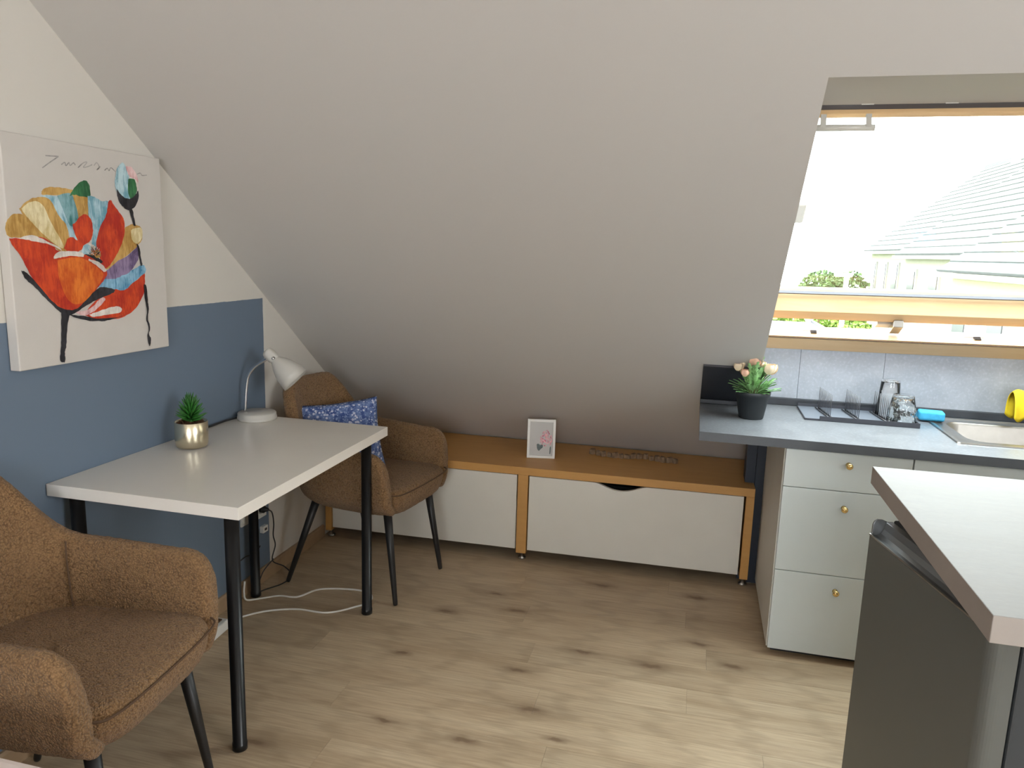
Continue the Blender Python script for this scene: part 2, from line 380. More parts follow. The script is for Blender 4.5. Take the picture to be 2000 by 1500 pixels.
# ------------------------------------------------------------------ roof slope geometry
ZS0, S = 3.0962, 0.7801
K = math.hypot(1, S)
def zs(y): return ZS0-S*y
def SP(x, v, o=0.0):            # v metres down the slope, o metres outward
    return Vector((x, v/K+o*S/K, ZS0-S*v/K+o/K))
def sbox(name, x0, x1, v0, v1, o0, o1, mat, parent=None, **kw):
    V = [SP(x0,v0,o0),SP(x1,v0,o0),SP(x1,v1,o0),SP(x0,v1,o0),SP(x0,v0,o1),SP(x1,v0,o1),SP(x1,v1,o1),SP(x0,v1,o1)]
    return hexa(name, V, mat, parent, **kw)
XR, YB, ZC = 4.4, -3.0, 2.5     # right wall, rear wall, flat ceiling
WX0, WX1 = 1.95, 3.10           # window recess
YK = 3.0                        # kitchen wall plane
TH = 0.214

# ------------------------------------------------------------------ setting
fl = tag(box('floor', (-0.05, YB, -0.05), (XR, 4.0, -0.0035), M['joint']), kind='structure')
PW, y, row = 0.138, 1.928-0.138*36, 0
pm = {}
while y < 3.9:
    if y > YB-PW:
        if True:
            x = -0.1-((row*0.53+0.37) % 1)*1.28
            if row == 36: x = 1.755-1.285*2
            while x < XR:
                x0, x1 = max(x, -0.0), min(x+1.285, XR)
                if x1-x0 > 0.02:
                    y0 = max(y, YB)
                    key = (round(x1-x0, 4), round(y0-y, 4))
                    if key not in pm:
                        e = 0.00025; w, h = x1-x0, y+PW-y0
                        me = mesh(boxv(e, e, -0.0034, w-e, h-e, 0), BF); me.materials.append(M['laminate']); pm[key] = me
                    link('plank', pm[key], None, fl, loc=(x0, y0, 0))
                x += 1.285
    y += PW; row += 1

wl = prism('wall_left', [(YB, -0.05), (3.97, -0.05), (3.97, 0.0), ((ZS0-ZC)/S, ZC+0.02), (YB, ZC+0.02)], 'x', -0.12, 0.0, M['wall_left']); tag(wl, kind='structure')
tag(boxes('wall_right', [((XR, YB, -0.05), (XR+0.1, 3.97, 1.0)), ((XR, YB, 2.1), (XR+0.1, 3.97, ZC)), ((XR, YB, 1.0), (XR+0.1, -1.2, 2.1)), ((XR, 0.1, 1.0), (XR+0.1, 3.97, 2.1))], M['plaster']), kind='structure')
wf = boxes('wall_front', [((-0.12, YB-0.12, -0.05), (XR+0.1, YB, 0.85)), ((-0.12, YB-0.12, 2.05), (XR+0.1, YB, ZC)), ((-0.12, YB-0.12, 0.85), (1.15, YB, 2.05)), ((2.65, YB-0.12, 0.85), (XR+0.1, YB, 2.05))], M['plaster']); tag(wf, kind='structure')
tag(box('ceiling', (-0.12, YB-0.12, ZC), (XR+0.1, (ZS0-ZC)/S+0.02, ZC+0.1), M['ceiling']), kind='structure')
# sloping ceiling with the window recess cut out of it
vt = lambda yy: yy*K
VT, VB = vt(1.650), vt(2.962)
def slab(x0, x1, ya, yb, top_h=False, bot_h=False):
    a, b = vt(ya), vt(yb)
    va, vb = [SP(x0, a), SP(x1, a), SP(x1, b), SP(x0, b)], [SP(x0, a, TH), SP(x1, a, TH), SP(x1, b, TH), SP(x0, b, TH)]
    if bot_h:   # lower end face horizontal: the head of the window recess
        z = zs(yb)
        for i, xx in ((2, x1), (3, x0)):
            vb[i] = Vector((xx, (ZS0+TH*K-z)/S, z))
    return va+vb, BF
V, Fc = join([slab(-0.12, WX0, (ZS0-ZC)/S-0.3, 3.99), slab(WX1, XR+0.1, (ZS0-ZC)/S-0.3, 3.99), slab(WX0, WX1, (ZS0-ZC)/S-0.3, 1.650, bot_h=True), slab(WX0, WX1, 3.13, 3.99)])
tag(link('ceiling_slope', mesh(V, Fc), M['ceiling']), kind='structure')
# kitchen wall under the window, clad with three stone panels
wk = tag(box('wall_back', (WX0, YK+0.012, 0.0), (WX1, YK+0.12, 1.03), M['blue_navy']), kind='structure')
for a, b in ((WX0+0.001, 2.125), (2.126, 2.445), (2.446, WX1-0.001)):
    box('panel', (a, YK, 0.80), (b, YK+0.012, 1.062), M['splash'], wk, bevel=0.0008, seg=1)
bb = prism('baseboard_left', [(0.0, 0.0), (0.014, 0.0), (0.014, 0.052), (0.008, 0.060), (0.0, 0.060)], 'y', YB, 2.885, M['base_oak']); tag(bb, kind='structure')
tag(box('trim_1', (1.990, 2.985, 0.0), (2.030, 3.012, 0.765), M['blue_navy']), kind='structure')

# roof window (centre-pivot, tilted open)
FO0, FO1 = 0.215, 0.315
Wv0, Wv1 = 2.352, 3.598
FX0, FX1 = WX0-0.055, WX1+0.055
def sk(x, v): return v-0.022*(x-WX0)*max(0, (v-2.4)/1.2)
def sb(x0, x1, v0, v1, o0, o1): return ([SP(x, sk(x, v), o) for x, v, o in ((x0,v0,o0),(x1,v0,o0),(x1,v1,o0),(x0,v1,o0),(x0,v0,o1),(x1,v0,o1),(x1,v1,o1),(x0,v1,o1))], BF)
def sl_prism(name, prof, x0, x1, mat, parent, fn=lambda x, v, o: SP(x, sk(x, v), o), **kw):
    n = len(prof); V = [fn(x0, v, o) for v, o in prof]+[fn(x1, v, o) for v, o in prof]
    Fc = [tuple(range(n)), tuple(range(n, 2*n))[::-1]]+[(i, (i+1) % n, (i+1) % n+n, i+n) for i in range(n)]
    return link(name, mesh(V, Fc), mat, parent, **kw)
win = tag(sl_prism('window_1', [(Wv0-0.05, FO0), (Wv0+0.004, FO0), (Wv0+0.004, FO1), (Wv0-0.05, FO1)], FX0, FX1, M['pine'], None, bevel=0.002), kind='structure')
for x0, x1 in ((FX0, FX0+0.035), (FX1-0.035, FX1)):
    V, Fc = sb(x0, x1, Wv0+0.004, Wv1-0.055, FO0, FO1); link('frame_stile', mesh(V, Fc), M['pine'], win, bevel=0.002)
sl_prism('frame_sill', [(3.531, 0.217), (Wv1+0.03, 0.215), (Wv1+0.05, FO1), (3.606, FO1)], FX0, FX1, M['pine'], win, bevel=0.002)
sl_prism('sill_groove', [(3.536, 0.2135), (3.541, 0.2135), (3.541, 0.219), (3.536, 0.219)], FX0, FX1, M['dark_oak'], win)
V, Fc = sb(FX0, FX1, Wv0-0.002, Wv0+0.020, FO0-0.014, FO0-0.001); link('blind_rail', mesh(V, Fc), M['mirrorgrey'], win, bevel=0.002)
for x0, x1 in ((2.08, 2.11), (2.28, 2.31)):
    V, Fc = sb(x0, x1, Wv0-0.014, Wv0-0.006, FO0-0.020, FO0-0.0135); link('blind_clip', mesh(V, Fc), M['white_plastic'], win)
for xx in (2.155, 2.745):
    sl_prism('latch_plate', [(3.560, 0.243), (3.568, 0.243), (3.590, 0.280), (3.575, 0.280)], xx-0.038, xx+0.038, M['steel'], win, bevel=0.002)
    sl_prism('latch_slot', [(3.553, 0.250), (3.561, 0.250), (3.572, 0.270), (3.562, 0.270)], xx-0.006, xx+0.016, M['black_plastic'], win)
# sash: profiles drawn closed in slope coordinates, then turned about its pivot
PV, PO, ANG = 2.968, 0.270, math.radians(7.5)
def sash_pt(x, v, o):
    dv, do = v-PV, o-PO; c, s = math.cos(ANG), math.sin(ANG)
    return SP(x, sk(x, PV+dv*c-do*s), PO+dv*s+do*c)
def sash_prism(name, prof, x0, x1, mat, parent, **kw): return sl_prism(name, prof, x0, x1, mat, parent, fn=sash_pt, **kw)
Sv0, Sv1 = PV-0.603, PV+0.603
sx0, sx1 = FX0+0.036, FX1-0.036
sash_prism('sash_rail', [(Sv0-0.002, 0.266), (Sv0+0.014, 0.266), (Sv0+0.022, 0.284), (Sv0+0.022, 0.310), (Sv0-0.002, 0.310)], sx0, sx1, M['pine'], win, bevel=0.0015)
low = sash_prism('sash_rail', [(Sv1-0.172, 0.295), (Sv1-0.130, 0.217), (Sv1-0.070, 0.214), (Sv1-0.018, 0.245), (Sv1-0.012, 0.305), (Sv1-0.172, 0.305)], sx0, sx1, M['pine'], win, bevel=0.0015)
sash_prism('gasket', [(Sv1-0.180, 0.270), (Sv1-0.173, 0.270), (Sv1-0.173, 0.281), (Sv1-0.180, 0.281)], sx0, sx1, M['mirrorgrey'], low)
sash_prism('gasket', [(Sv1-0.0175, 0.252), (Sv1, 0.258), (Sv1, 0.300), (Sv1-0.0115, 0.305)], sx0, sx1, M['dark_oak'], low)
for a, b in ((sx0, sx0+0.045), (sx1-0.045, sx1)):
    sash_prism('sash_stile', [(Sv0+0.030, 0.262), (Sv1-0.172, 0.262), (Sv1-0.172, 0.305), (Sv0+0.030, 0.305)], a, b, M['pine'], win, bevel=0.0015)
sash_prism('glass_pane', [(Sv0+0.022, 0.284), (Sv1-0.165, 0.284), (Sv1-0.165, 0.288), (Sv0+0.022, 0.288)], sx0+0.04, sx1-0.04, M['pane'], win)
bar = tube('opening_bar', [SP(1.955, 2.382, 0.150), SP(2.118, 2.382, 0.150)], 0.0085, M['lamp_white'], win, smoothpath=False, n=12)
bar.location = (0, 0, 0)
for xx in (1.990, 2.102):
    sl_prism('bracket', [(2.374, 0.146), (2.386, 0.150), (2.374, 0.184), (2.364, 0.182)], xx-0.007, xx+0.007, M['lamp_white'], bar)
sash_prism('closing_handle', [(Sv1-0.090, 0.213), (Sv1-0.080, 0.188), (Sv1-0.015, 0.190), (Sv1+0.004, 0.210), (Sv1-0.040, 0.230)], 2.440, 2.475, M['steel'], win, bevel=0.002)
sash_prism('striker_plate', [(Sv1-0.052, 0.212), (Sv1-0.008, 0.218), (Sv1-0.014, 0.250), (Sv1-0.055, 0.240)], 2.390, 2.455, M['lamp_white'], win, bevel=0.002)
V, Fc = sb(WX0+0.001, WX0+0.056, 2.725, 2.815, FO0-0.028, FO0+0.002); link('pivot_cover', mesh(V, Fc), M['white_plastic'], win, bevel=0.008, seg=3)
portal = area('skylight_portal', SP((WX0+WX1)/2, 2.97, 0.40), (0, 0, 0), 1.2, 1.35, 1, (1, 1, 1), True)
portal.rotation_euler = Vector((0, -S, -1)).to_track_quat('-Z', 'Y').to_euler()

# ------------------------------------------------------------------ storage bench under the slope
TB = 0.0225
bench = tag(empty('storage_bench', (0.0, 2.879, 0), TB), 'long low orange beech bench with white fronts standing under the sloping ceiling', 'bench')
BX = 1.990
yb0, yb1 = 0.512, 0.468
hexa('bench_top', [(0.018, 0, 0.408), (BX, 0, 0.408), (BX, yb1, 0.408), (0.018, yb1+0.044, 0.408), (0.018, 0, 0.444), (BX, 0, 0.444), (BX, yb1, 0.444), (0.018, yb1+0.044, 0.444)], M['beech'], bench, bevel=0.0015)
for a, b in ((0.020, 0.050), (0.968, 1.014), (BX-0.034, BX)):
    box('upright', (a, 0.0, 0.036), (b, 0.46, 0.4078), M['beech'], bench, bevel=0.0012)
    lathe('foot', [(0.018, 0.0), (0.018, 0.006), (0.008, 0.010), (0.008, 0.0358)], M['steel'], bench, n=16, org=((a+b)/2, 0.035, 0))
box('front_panel', (0.054, 0.008, 0.052), (0.962, 0.026, 0.404), M['panel_white'], bench, bevel=0.001)
x0, x1, zt = 1.019, BX-0.042, 0.404
box('shade_board', (0.054, 0.032, 0.056), (BX-0.036, 0.42, 0.066), M['black_matt'], bench)  # black board added only to deepen the shadow beneath the bench fronts
g0, g1 = 1.315, 1.540
pts = [(x0, 0.052), (x1, 0.052), (x1, zt), (g1, zt)]
for i in range(1, 16):
    t = i/16; pts.append((g1+(g0-g1)*t, zt-0.030*(math.sin(PI*t)**1.3)))
pts += [(g0, zt), (x0, zt)]
prism('drawer_front', pts, 'y', 0.006, 0.024, M['panel_white'], bench, bevel=0.001)
box('drawer_box', (x0+0.02, 0.12, 0.07), (x1-0.02, 0.44, 0.36), M['black_matt'], bench)

# small picture frame
pf = tag(empty('picture_frame', (1.033, 3.075, 0.4445), 0.20), 'small white photo frame with pink hydrangea print standing on the bench', 'picture frame')
W2, H2, BW = 0.066, 0.183, 0.012
tilt = 0.10
def tl(V): return [Vector((v[0], v[1]+v[2]*tilt, v[2]*0.995)) for v in V]
V, Fc = join([(tl(boxv(-W2, 0, 0, -W2+BW, 0.014, H2)), BF), (tl(boxv(W2-BW, 0, 0, W2, 0.014, H2)), BF), (tl(boxv(-W2+BW, 0, 0, W2-BW, 0.014, BW)), BF), (tl(boxv(-W2+BW, 0, H2-BW, W2-BW, 0.014, H2)), BF)])
link('frame_border', mesh(V, Fc), M['white_plastic'], pf, bevel=0.001)
link('back_board', mesh(tl(boxv(-W2+0.004, 0.010, 0.004, W2-0.004, 0.0135, H2-0.004)), BF), M['print_bg'], pf)
link('easel_strut', mesh([(-0.02, 0.018, 0.005), (0.02, 0.018, 0.005), (0.02, 0.060, 0.0), (-0.02, 0.060, 0.0), (-0.012, 0.028, 0.13), (0.012, 0.028, 0.13), (0.012, 0.031, 0.13), (-0.012, 0.031, 0.13)], BF), M['panel_white'], pf)
def flat_patch(name, pts, mat, parent, depth):
    pts = [tuple(p)[:2] for p in cr([(a, b, 0) for a, b in pts]+[(pts[0][0], pts[0][1], 0)], 3)[:-1]]
    tri = tessellate_polygon([[Vector((a, b, 0)) for a, b in pts]])
    return link(name, mesh([(a, depth+b*tilt, b) for a, b in pts], [tuple(t) for t in tri]), mat, parent)
flat_patch('printed_leaf', [(-0.021, 0.062), (-0.014, 0.066), (-0.004, 0.060), (0.006, 0.064), (0.008, 0.050), (-0.002, 0.040), (-0.010, 0.032), (-0.018, 0.042)], M['print_leaf'], pf, 0.0095)
flat_patch('printed_leaf', [(0.040, 0.020), (0.045, 0.020), (0.046, 0.052), (0.041, 0.050)], M['print_leaf'], pf, 0.0095)
rb = random.Random(3); Vf, Ff = [], []; Vr, Fr = [], []
for i in range(70):
    a, r = rb.random()*2*PI, rb.random()**0.6
    cx, cz = 0.022+0.030*r*math.cos(a), 0.092+0.037*r*math.sin(a)
    if cx > W2-BW-0.002 or cz-0.9*cx > 0.125: continue
    rr = 0.0035+0.002*rb.random(); tgt = (Vr, Fr) if i % 5 == 0 else (Vf, Ff); b0 = len(tgt[0]); dd = 0.0093-i*0.00002
    for k in range(8):
        q = rr*(1 if k % 2 else 0.6); tgt[0].append((cx+q*math.cos(k*PI/4), dd+(cz+q*math.sin(k*PI/4))*tilt, cz+q*math.sin(k*PI/4)))
    tgt[1].append(tuple(range(b0, b0+8)))
link('printed_blossom', mesh(Vf, Ff), M['print_pink'], pf); link('printed_blossom', mesh(Vr, Fr), M['print_rose'], pf)

# row of driftwood pieces lying on the bench
dw = tag(empty('driftwood_garland', (1.45, 3.205, 0.4445), 0.0), 'row of small weathered wood pieces lying flat on the bench', 'decoration')
rb = random.Random(11)
for i in range(15):
    x = -0.195+i*0.028; yy = 0.028-0.10*abs(math.sin(i*0.35))*0.3+0.012*rb.random()
    n = 7; r = 0.015+0.005*rb.random(); h = 0.016+0.010*rb.random()
    ring = [(r*(0.75+0.4*rb.random())*math.cos(2*PI*k/n), r*(0.6+0.3*rb.random())*math.sin(2*PI*k/n)) for k in range(n)]
    V = [(a, b, 0) for a, b in ring]+[(a*0.88, b*0.88, h*(0.85+0.3*rb.random())) for a, b in ring]
    Fc = [tuple(range(n))[::-1], tuple(range(n, 2*n))]+[(k, (k+1) % n, (k+1) % n+n, k+n) for k in range(n)]
    link('wood_piece', mesh(V, Fc), M['drift'], dw, loc=(x, yy, 0), rot=(0, 0, rb.random()*3), bevel=0.0015)

# ------------------------------------------------------------------ canvas painting on the left wall
CY0, CY1, CZ0, CZ1 = 1.268, 1.826, 1.060, 1.652
pic = tag(empty('canvas_painting', (0.0, (CY0+CY1)/2, CZ0)), 'square unframed canvas of a big red and multicoloured poppy on the left wall', 'painting')
oy, oz = (CY0+CY1)/2, CZ0
box('canvas', (0.002, CY0-oy, 0), (0.033, CY1-oy, CZ1-oz), M['canvas'], pic, bevel=0.003, seg=3)
ART = [('och',[(12660,14160),(12720,14340),(12910,14500),(13140,14490),(13440,14370),(13750,14150),(13890,13980),(13720,13900),(13350,14010),(12990,14000),(12740,14010)]),('och',[(13110,14660),(13330,14850),(13660,14960),(14040,14940),(14240,14680),(14440,14270),(14500,13990),(14570,13750),(14380,13610),(14150,13700),(13830,13930),(13480,14240),(13240,14490)]),('cre',[(13160,14660),(13430,14830),(13750,14790),(13930,14390),(14230,13940),(14270,13750),(14000,13890),(13590,14240),(13300,14490)]),('blu',[(13750,15030),(14050,15050),(14330,15010),(14680,15030),(14910,14810),(14870,14380),(14770,14040),(14590,14040),(14450,14410),(14240,14680),(14040,14940)]),('och',[(13810,15150),(13960,15250),(14300,15270),(14700,15240),(15120,15210),(15310,15170),(15270,14740),(15280,14520),(14940,14500),(14800,14380),(14720,14800),(14450,15060),(14110,15080),(13830,15080)]),('tea',[(14280,15050),(14690,15130),(14790,14850),(14870,14430),(14620,14370),(14480,14690)]),('gre',[(14690,15130),(14890,15330),(15150,15520),(15300,15460),(15310,15170),(15120,15180),(14880,15190)]),('blu',[(15300,15120),(15490,15110),(15740,15010),(15980,15020),(15990,14780),(15830,14470),(15610,14210),(15480,13860),(15320,13860),(15420,14260),(15320,14590)]),('och',[(16610,14290),(16870,14410),(17230,14340),(17250,14050),(17040,13830),(16500,13510),(16060,13260),(15780,13160),(15930,13360),(16310,13770),(16480,14080)]),('cre',[(16890,14250),(17230,14320),(17250,14100),(17050,13940),(16910,14040)]),('pur',[(17040,13780),(17050,13460),(16760,13140),(16460,12940),(16030,12850),(15660,12860),(15770,13060),(16130,13260),(16570,13460)]),('red',[(14890,11920),(15300,12220),(15860,12490),(16430,12570),(16950,12770),(17240,12980),(17250,12650),(17150,12330),(16810,11970),(16360,11780),(15790,11720),(15260,11760)]),('blb',[(15440,12640),(15650,12830),(16100,12850),(16450,12910),(16760,13070),(17220,13220),(17320,13030),(17040,12870),(16730,12720),(16430,12570),(16070,12590),(15740,12630)]),('red',[(16110,15060),(16240,14890),(16460,14650),(16550,14450),(16480,14080),(16240,13670),(15930,13310),(15720,13210),(15600,13310),(15590,13660),(15510,13860),(15680,14260),(15910,14620),(16010,14980)]),('red',[(14390,13750),(14530,13990),(14710,14040),(14830,14000),(14710,14280),(14800,14380),(14940,14530),(15130,14610),(15310,14450),(15310,14150),(15200,13960),(15000,13860),(14870,13710),(14560,13660)]),('whi',[(14810,13760),(15010,13930),(15270,13980),(15480,13860),(15630,13670),(15670,13410),(15410,13390),(15100,13490),(14860,13590)]),('blu',[(15030,13760),(15180,13780),(15240,13660),(15100,13590),(14980,13650)]),('bla',[(14910,13560),(15290,13560),(15540,13440),(15660,13340),(15530,13310),(15220,13440),(14940,13490)]),('och',[(15390,13610),(15490,13640),(15550,13540),(15450,13510)]),('red',[(12730,13910),(13190,13940),(13670,13950),(13990,13790),(14140,13610),(14790,13560),(15160,13470),(15530,13260),(15740,13060),(15620,12860),(15270,12570),(14860,12240),(14530,12070),(14230,12040),(13950,12200),(13590,12550),(13310,12970),(13040,13470),(12840,13730)]),('ora',[(14120,13370),(14840,13420),(15390,13170),(15600,12960),(15270,12620),(14860,12290),(14430,12320),(14180,12810)]),('whi',[(12930,13950),(13360,14050),(13720,13930),(14160,13750),(14230,13660),(13880,13810),(13340,13900)]),('whi',[(13960,13450),(14090,13610),(14560,13650),(14950,13590),(14940,13490),(14550,13520),(14190,13470)]),('whi',[(15150,13440),(15530,13340),(15750,13140),(15670,13070),(15390,13270),(15150,13390)]),('pin',[(14530,11990),(15030,12030),(15510,12330),(15640,12250),(15220,11970),(14820,11870)]),('bla',[(12950,13150),(13110,13090),(13450,12740),(13800,12350),(14120,12120),(14530,12060),(14860,12230),(15260,12520),(15540,12630),(16000,12560),(15990,12460),(15510,12330),(15040,12180),(14650,12010),(14340,11910),(14050,12030),(13680,12340),(13330,12700),(13040,12960)]),('bla',[(14340,11930),(14820,11860),(15390,11740),(16070,11730),(16510,11800),(15790,11670),(15250,11680),(14690,11780)]),('whi',[(15010,11880),(15410,11960),(15960,12050),(16240,12000),(16190,11870),(15670,11830),(15200,11810)]),('bla',[(14080,12050),(14340,11960),(14240,11600),(14160,11120),(14090,10890),(14080,10670),(13930,10690),(13930,10860),(14000,11190),(14040,11620)]),('blu',[(16380,15750),(16470,16010),(16660,16160),(16780,16000),(16900,15700),(16910,15340),(16720,15230),(16440,15310),(16360,15550)]),('pin',[(16760,16120),(17010,16120),(17210,15890),(17230,15680),(17050,15720),(16850,15900)]),('whi',[(16880,15850),(17210,15730),(17210,15370),(17080,15200),(16940,15240)]),('gre',[(16870,15720),(17080,15720),(17110,15460),(16970,15240),(16860,15340)]),('bla',[(16350,15450),(16510,15290),(16720,15200),(16930,15220),(17130,15360),(17230,15470),(17210,15210),(16980,14930),(16720,14870),(16490,15010),(16370,15200)]),('bla',[(16800,14900),(16940,14890),(16990,14620),(17030,14420),(16940,14440),(16870,14670)]),('bla',[(17030,13890),(17130,13780),(17170,13540),(17220,13250),(17140,13250),(17090,13540)]),('bla',[(17230,12640),(17340,12590),(17370,12090),(17400,11870),(17320,11600),(17410,11310),(17330,11100),(17420,10950),(17370,10740),(17310,10760),(17260,11050),(17340,11260),(17250,11580),(17310,11820),(17250,12160)]),]
NM = {'bla': 'black_stroke', 'sig': 'signature'}
for i, (c, pts) in enumerate(ART):
    P = [(a/1e4-oy, b/1e4-oz, 0) for a, b in pts]
    P = [p for p in cr(P+[P[0]], 5)[:-1]]
    ctr = sum(P, Vector())/len(P)
    if c not in ('bla', 'whi', 'pin'): P = [p+(p-ctr).normalized()*0.0055 for p in P]
    elif i == 15: P = [ctr+(p-ctr)*0.62 for p in P]
    rq = random.Random(i); P = [(p.x+rq.uniform(-1, 1)*0.0010, p.y+rq.uniform(-1, 1)*0.0010) for p in P]
    tri = tessellate_polygon([[Vector((a, b, 0)) for a, b in P]])
    link(NM.get(c, 'painted_petal'), mesh([(0.0332+i*0.00006, a, b) for a, b in P], [tuple(t) for t in tri]), M['p_'+c], pic)
SIG = [[(13960,16080),(14380,16110)],[(14380,16110),(14110,15940),(13840,15760)],[(14450,15910),(14570,15980),(14600,15900),(14710,15990),(14740,15920),(14860,16000),(14920,15950)],[(15000,15890),(15200,16040),(15330,16070),(15190,15920),(15380,15970),(15510,16030)],[(15570,16010),(15680,16100),(15760,15990),(15660,15900),(15800,16010)],[(15950,15920),(16060,15990),(16120,15930),(16200,16020),(16360,15930)],[(17210,15940),(17370,15990),(17440,15930),(17650,15960)]]
for st in SIG:
    P = cr([(0.0338, a/1e4-oy, b/1e4-oz) for a, b in st], 5); V, Fc = [], []
    for i, a in enumerate(P):
        d = (P[min(i+1, len(P)-1)]-P[max(i-1, 0)]).normalized(); nn = Vector((0, -d.z, d.y))*0.0015; V += [a-nn, a+nn]
        if i: k = 2*i; Fc.append((k-2, k, k+1, k-1))
    link('signature_stroke', mesh(V, Fc), M['p_sig'], pic)
for nm, mt, cnt, seed, dx in (('white_flecks', 'p_whi', 30, 5, 0.0358), ('blue_flecks', 'p_blb', 14, 6, 0.0360), ('red_flecks', 'p_red', 16, 9, 0.0361), ('black_flecks', 'p_bla', 26, 8, 0.0363), ('ochre_flecks', 'p_och', 10, 7, 0.0365)):
    V, Fc = [], []; rq = random.Random(seed)      # short dabs fanning out from the flower's heart
    for i in range(cnt):
        a = rq.uniform(0.2, 2.9); d = Vector((0, math.cos(a), math.sin(a))); n_ = Vector((0, -d.z, d.y)); r0 = rq.uniform(0.004, 0.022); ln = rq.uniform(0.004, 0.011)
        c0 = Vector((dx, 1.5330-oy, 1.3520-oz)); p0, p1 = c0+d*r0, c0+d*(r0+ln); w_ = rq.uniform(0.0007, 0.0016); k = len(V)
        V += [p0-n_*w_, p1-n_*w_*0.5, p1+n_*w_*0.5, p0+n_*w_]; Fc.append((k, k+1, k+2, k+3))
    tag(link(nm, mesh(V, Fc), M[mt], pic), kind='stuff')

# ------------------------------------------------------------------ desk
DX0, DX1, DY0, DY1, DH = 0.003, 0.600, 1.344, 2.290, 0.735
desk = tag(empty('desk', (0, 0, 0)), 'white rectangular desk with four round black legs against the blue wall', 'desk')
me = boxv(DX0, DY0, DH-0.034, DX1, DY1, DH)
top = link('tabletop', mesh(me, BF), M['desk_white'], desk, bevel=0.0012)
top.data.materials.append(M['desk_edge'])
for p in top.data.polygons:
    if abs(p.normal.z) < 0.5: p.material_index = 1
LEGS = [(DX1-0.060, DY0+0.055), (DX1-0.060, DY1-0.060), (DX0+0.052, DY1-0.060), (DX0+0.048, DY0+0.052)]
for i, (lx, ly) in enumerate(LEGS):
    lg = lathe('leg', [(0.0175, 0.0), (0.0205, 0.002), (0.0205, 0.022), (0.0190, 0.023), (0.0190, 0.688)], M['black_metal'], desk, n=28, org=(lx, ly, 0))
    lathe('mounting_plate', [(0.021, 0.6885), (0.030, 0.6935), (0.030, 0.7005)], M['white_plastic'], lg, n=24, org=(lx, ly, 0))

# ------------------------------------------------------------------ boucle armchairs
def sstep(a, b, x):
    t = min(1, max(0, (x-a)/(b-a))); return t*t*(3-2*t)
def chair_shell():
    pts = []   # plan path from right arm front round the back to the left arm front
    AX, BY, X0, XF = 0.190, 0.236, -0.030, 0.262
    ns, na = 22, 44
    for i in range(ns): pts.append((XF+(X0-XF)*i/ns, -BY, 'a'))
    for i in range(na+1):
        a = -PI/2-PI*i/na; c, s = math.cos(a), math.sin(a); e = 0.80
        pts.append((X0+AX*(-abs(c)**e), BY*(abs(s)**e)*(1 if s > 0 else -1), a))
    for i in range(1, ns+1): pts.append((X0+(XF-X0)*i/ns, BY, 'a'))
    n = len(pts); P2 = [Vector((p[0], p[1])) for p in pts]
    V = []; NP = 26
    L = [0]
    for i in range(1, n): L.append(L[-1]+(P2[i]-P2[i-1]).length)
    tot = L[-1]
    for i in range(n):
        a, b = P2[max(i-1, 0)], P2[min(i+1, n-1)]; t = (b-a).normalized(); nrm = Vector((t.y, -t.x))
        if nrm.dot(P2[i]-Vector((0.06, 0))) < 0: nrm = -nrm
        x, yv = P2[i]
        bk = sstep(0.03, -0.215, x)                      # 1 at the back, 0 on the arms
        side = abs(yv)/BY
        up = 1-sstep(0.44, 1.0, side) if x < 0.0 else 0.0
        h = 0.628+0.012*sstep(0.2, -0.1, x)+0.212*(up**0.9)
        d = min(L[i], tot-L[i]); R = 0.085
        if d < R:
            u = 1-d/R; h = 0.455+(h-0.455)*(max(0, 1-u**2.4))**(1/2.4)
        th = 0.052*(1 if d > 0.02 else math.sqrt(max(0.05, 1-(1-d/0.02)**2)))
        lean = 0.08+0.11*bk*(1-0.5*sstep(0.5, 1, side))
        zb = 0.385; hw = th/2
        prof = []
        prof += [(-hw*1.1-0.02, zb), (-0.012, zb-0.012), (hw*0.55, zb+0.004), (hw, zb+0.028)]
        zr = max(h-hw, zb+0.045)
        for k in range(1, 8): prof.append((hw+0.004*math.sin(PI*k/8), zb+0.028+(zr-zb-0.028)*k/7.0))
        for k in range(1, 6):
            an = PI*k/6; prof.append((hw*math.cos(an), zr+(h-zr if h > zr else 0.01)*math.sin(an)))
        for k in range(0, 8): prof.append((-hw-0.008*math.sin(PI*k/7), zr-(zr-zb-0.045)*k/7.0))
        prof.append((-hw-0.016, zb+0.02)); prof.append((-hw-0.02, zb+0.008))
        NPn = len(prof)
        for o, z in prof:
            oo = o+lean*max(0, z-0.44)-0.35*max(0, 0.43-z)
            V.append((x+nrm.x*oo, yv+nrm.y*oo, z))
    NP = NPn; Fc = []
    for i in range(n-1):
        for k in range(NP):
            q = (k+1) % NP; Fc.append((i*NP+k, i*NP+q, (i+1)*NP+q, (i+1)*NP+k))
    Fc.append(tuple(range(NP))); Fc.append(tuple(range((n-1)*NP, n*NP))[::-1])
    return mesh(V, Fc), P2
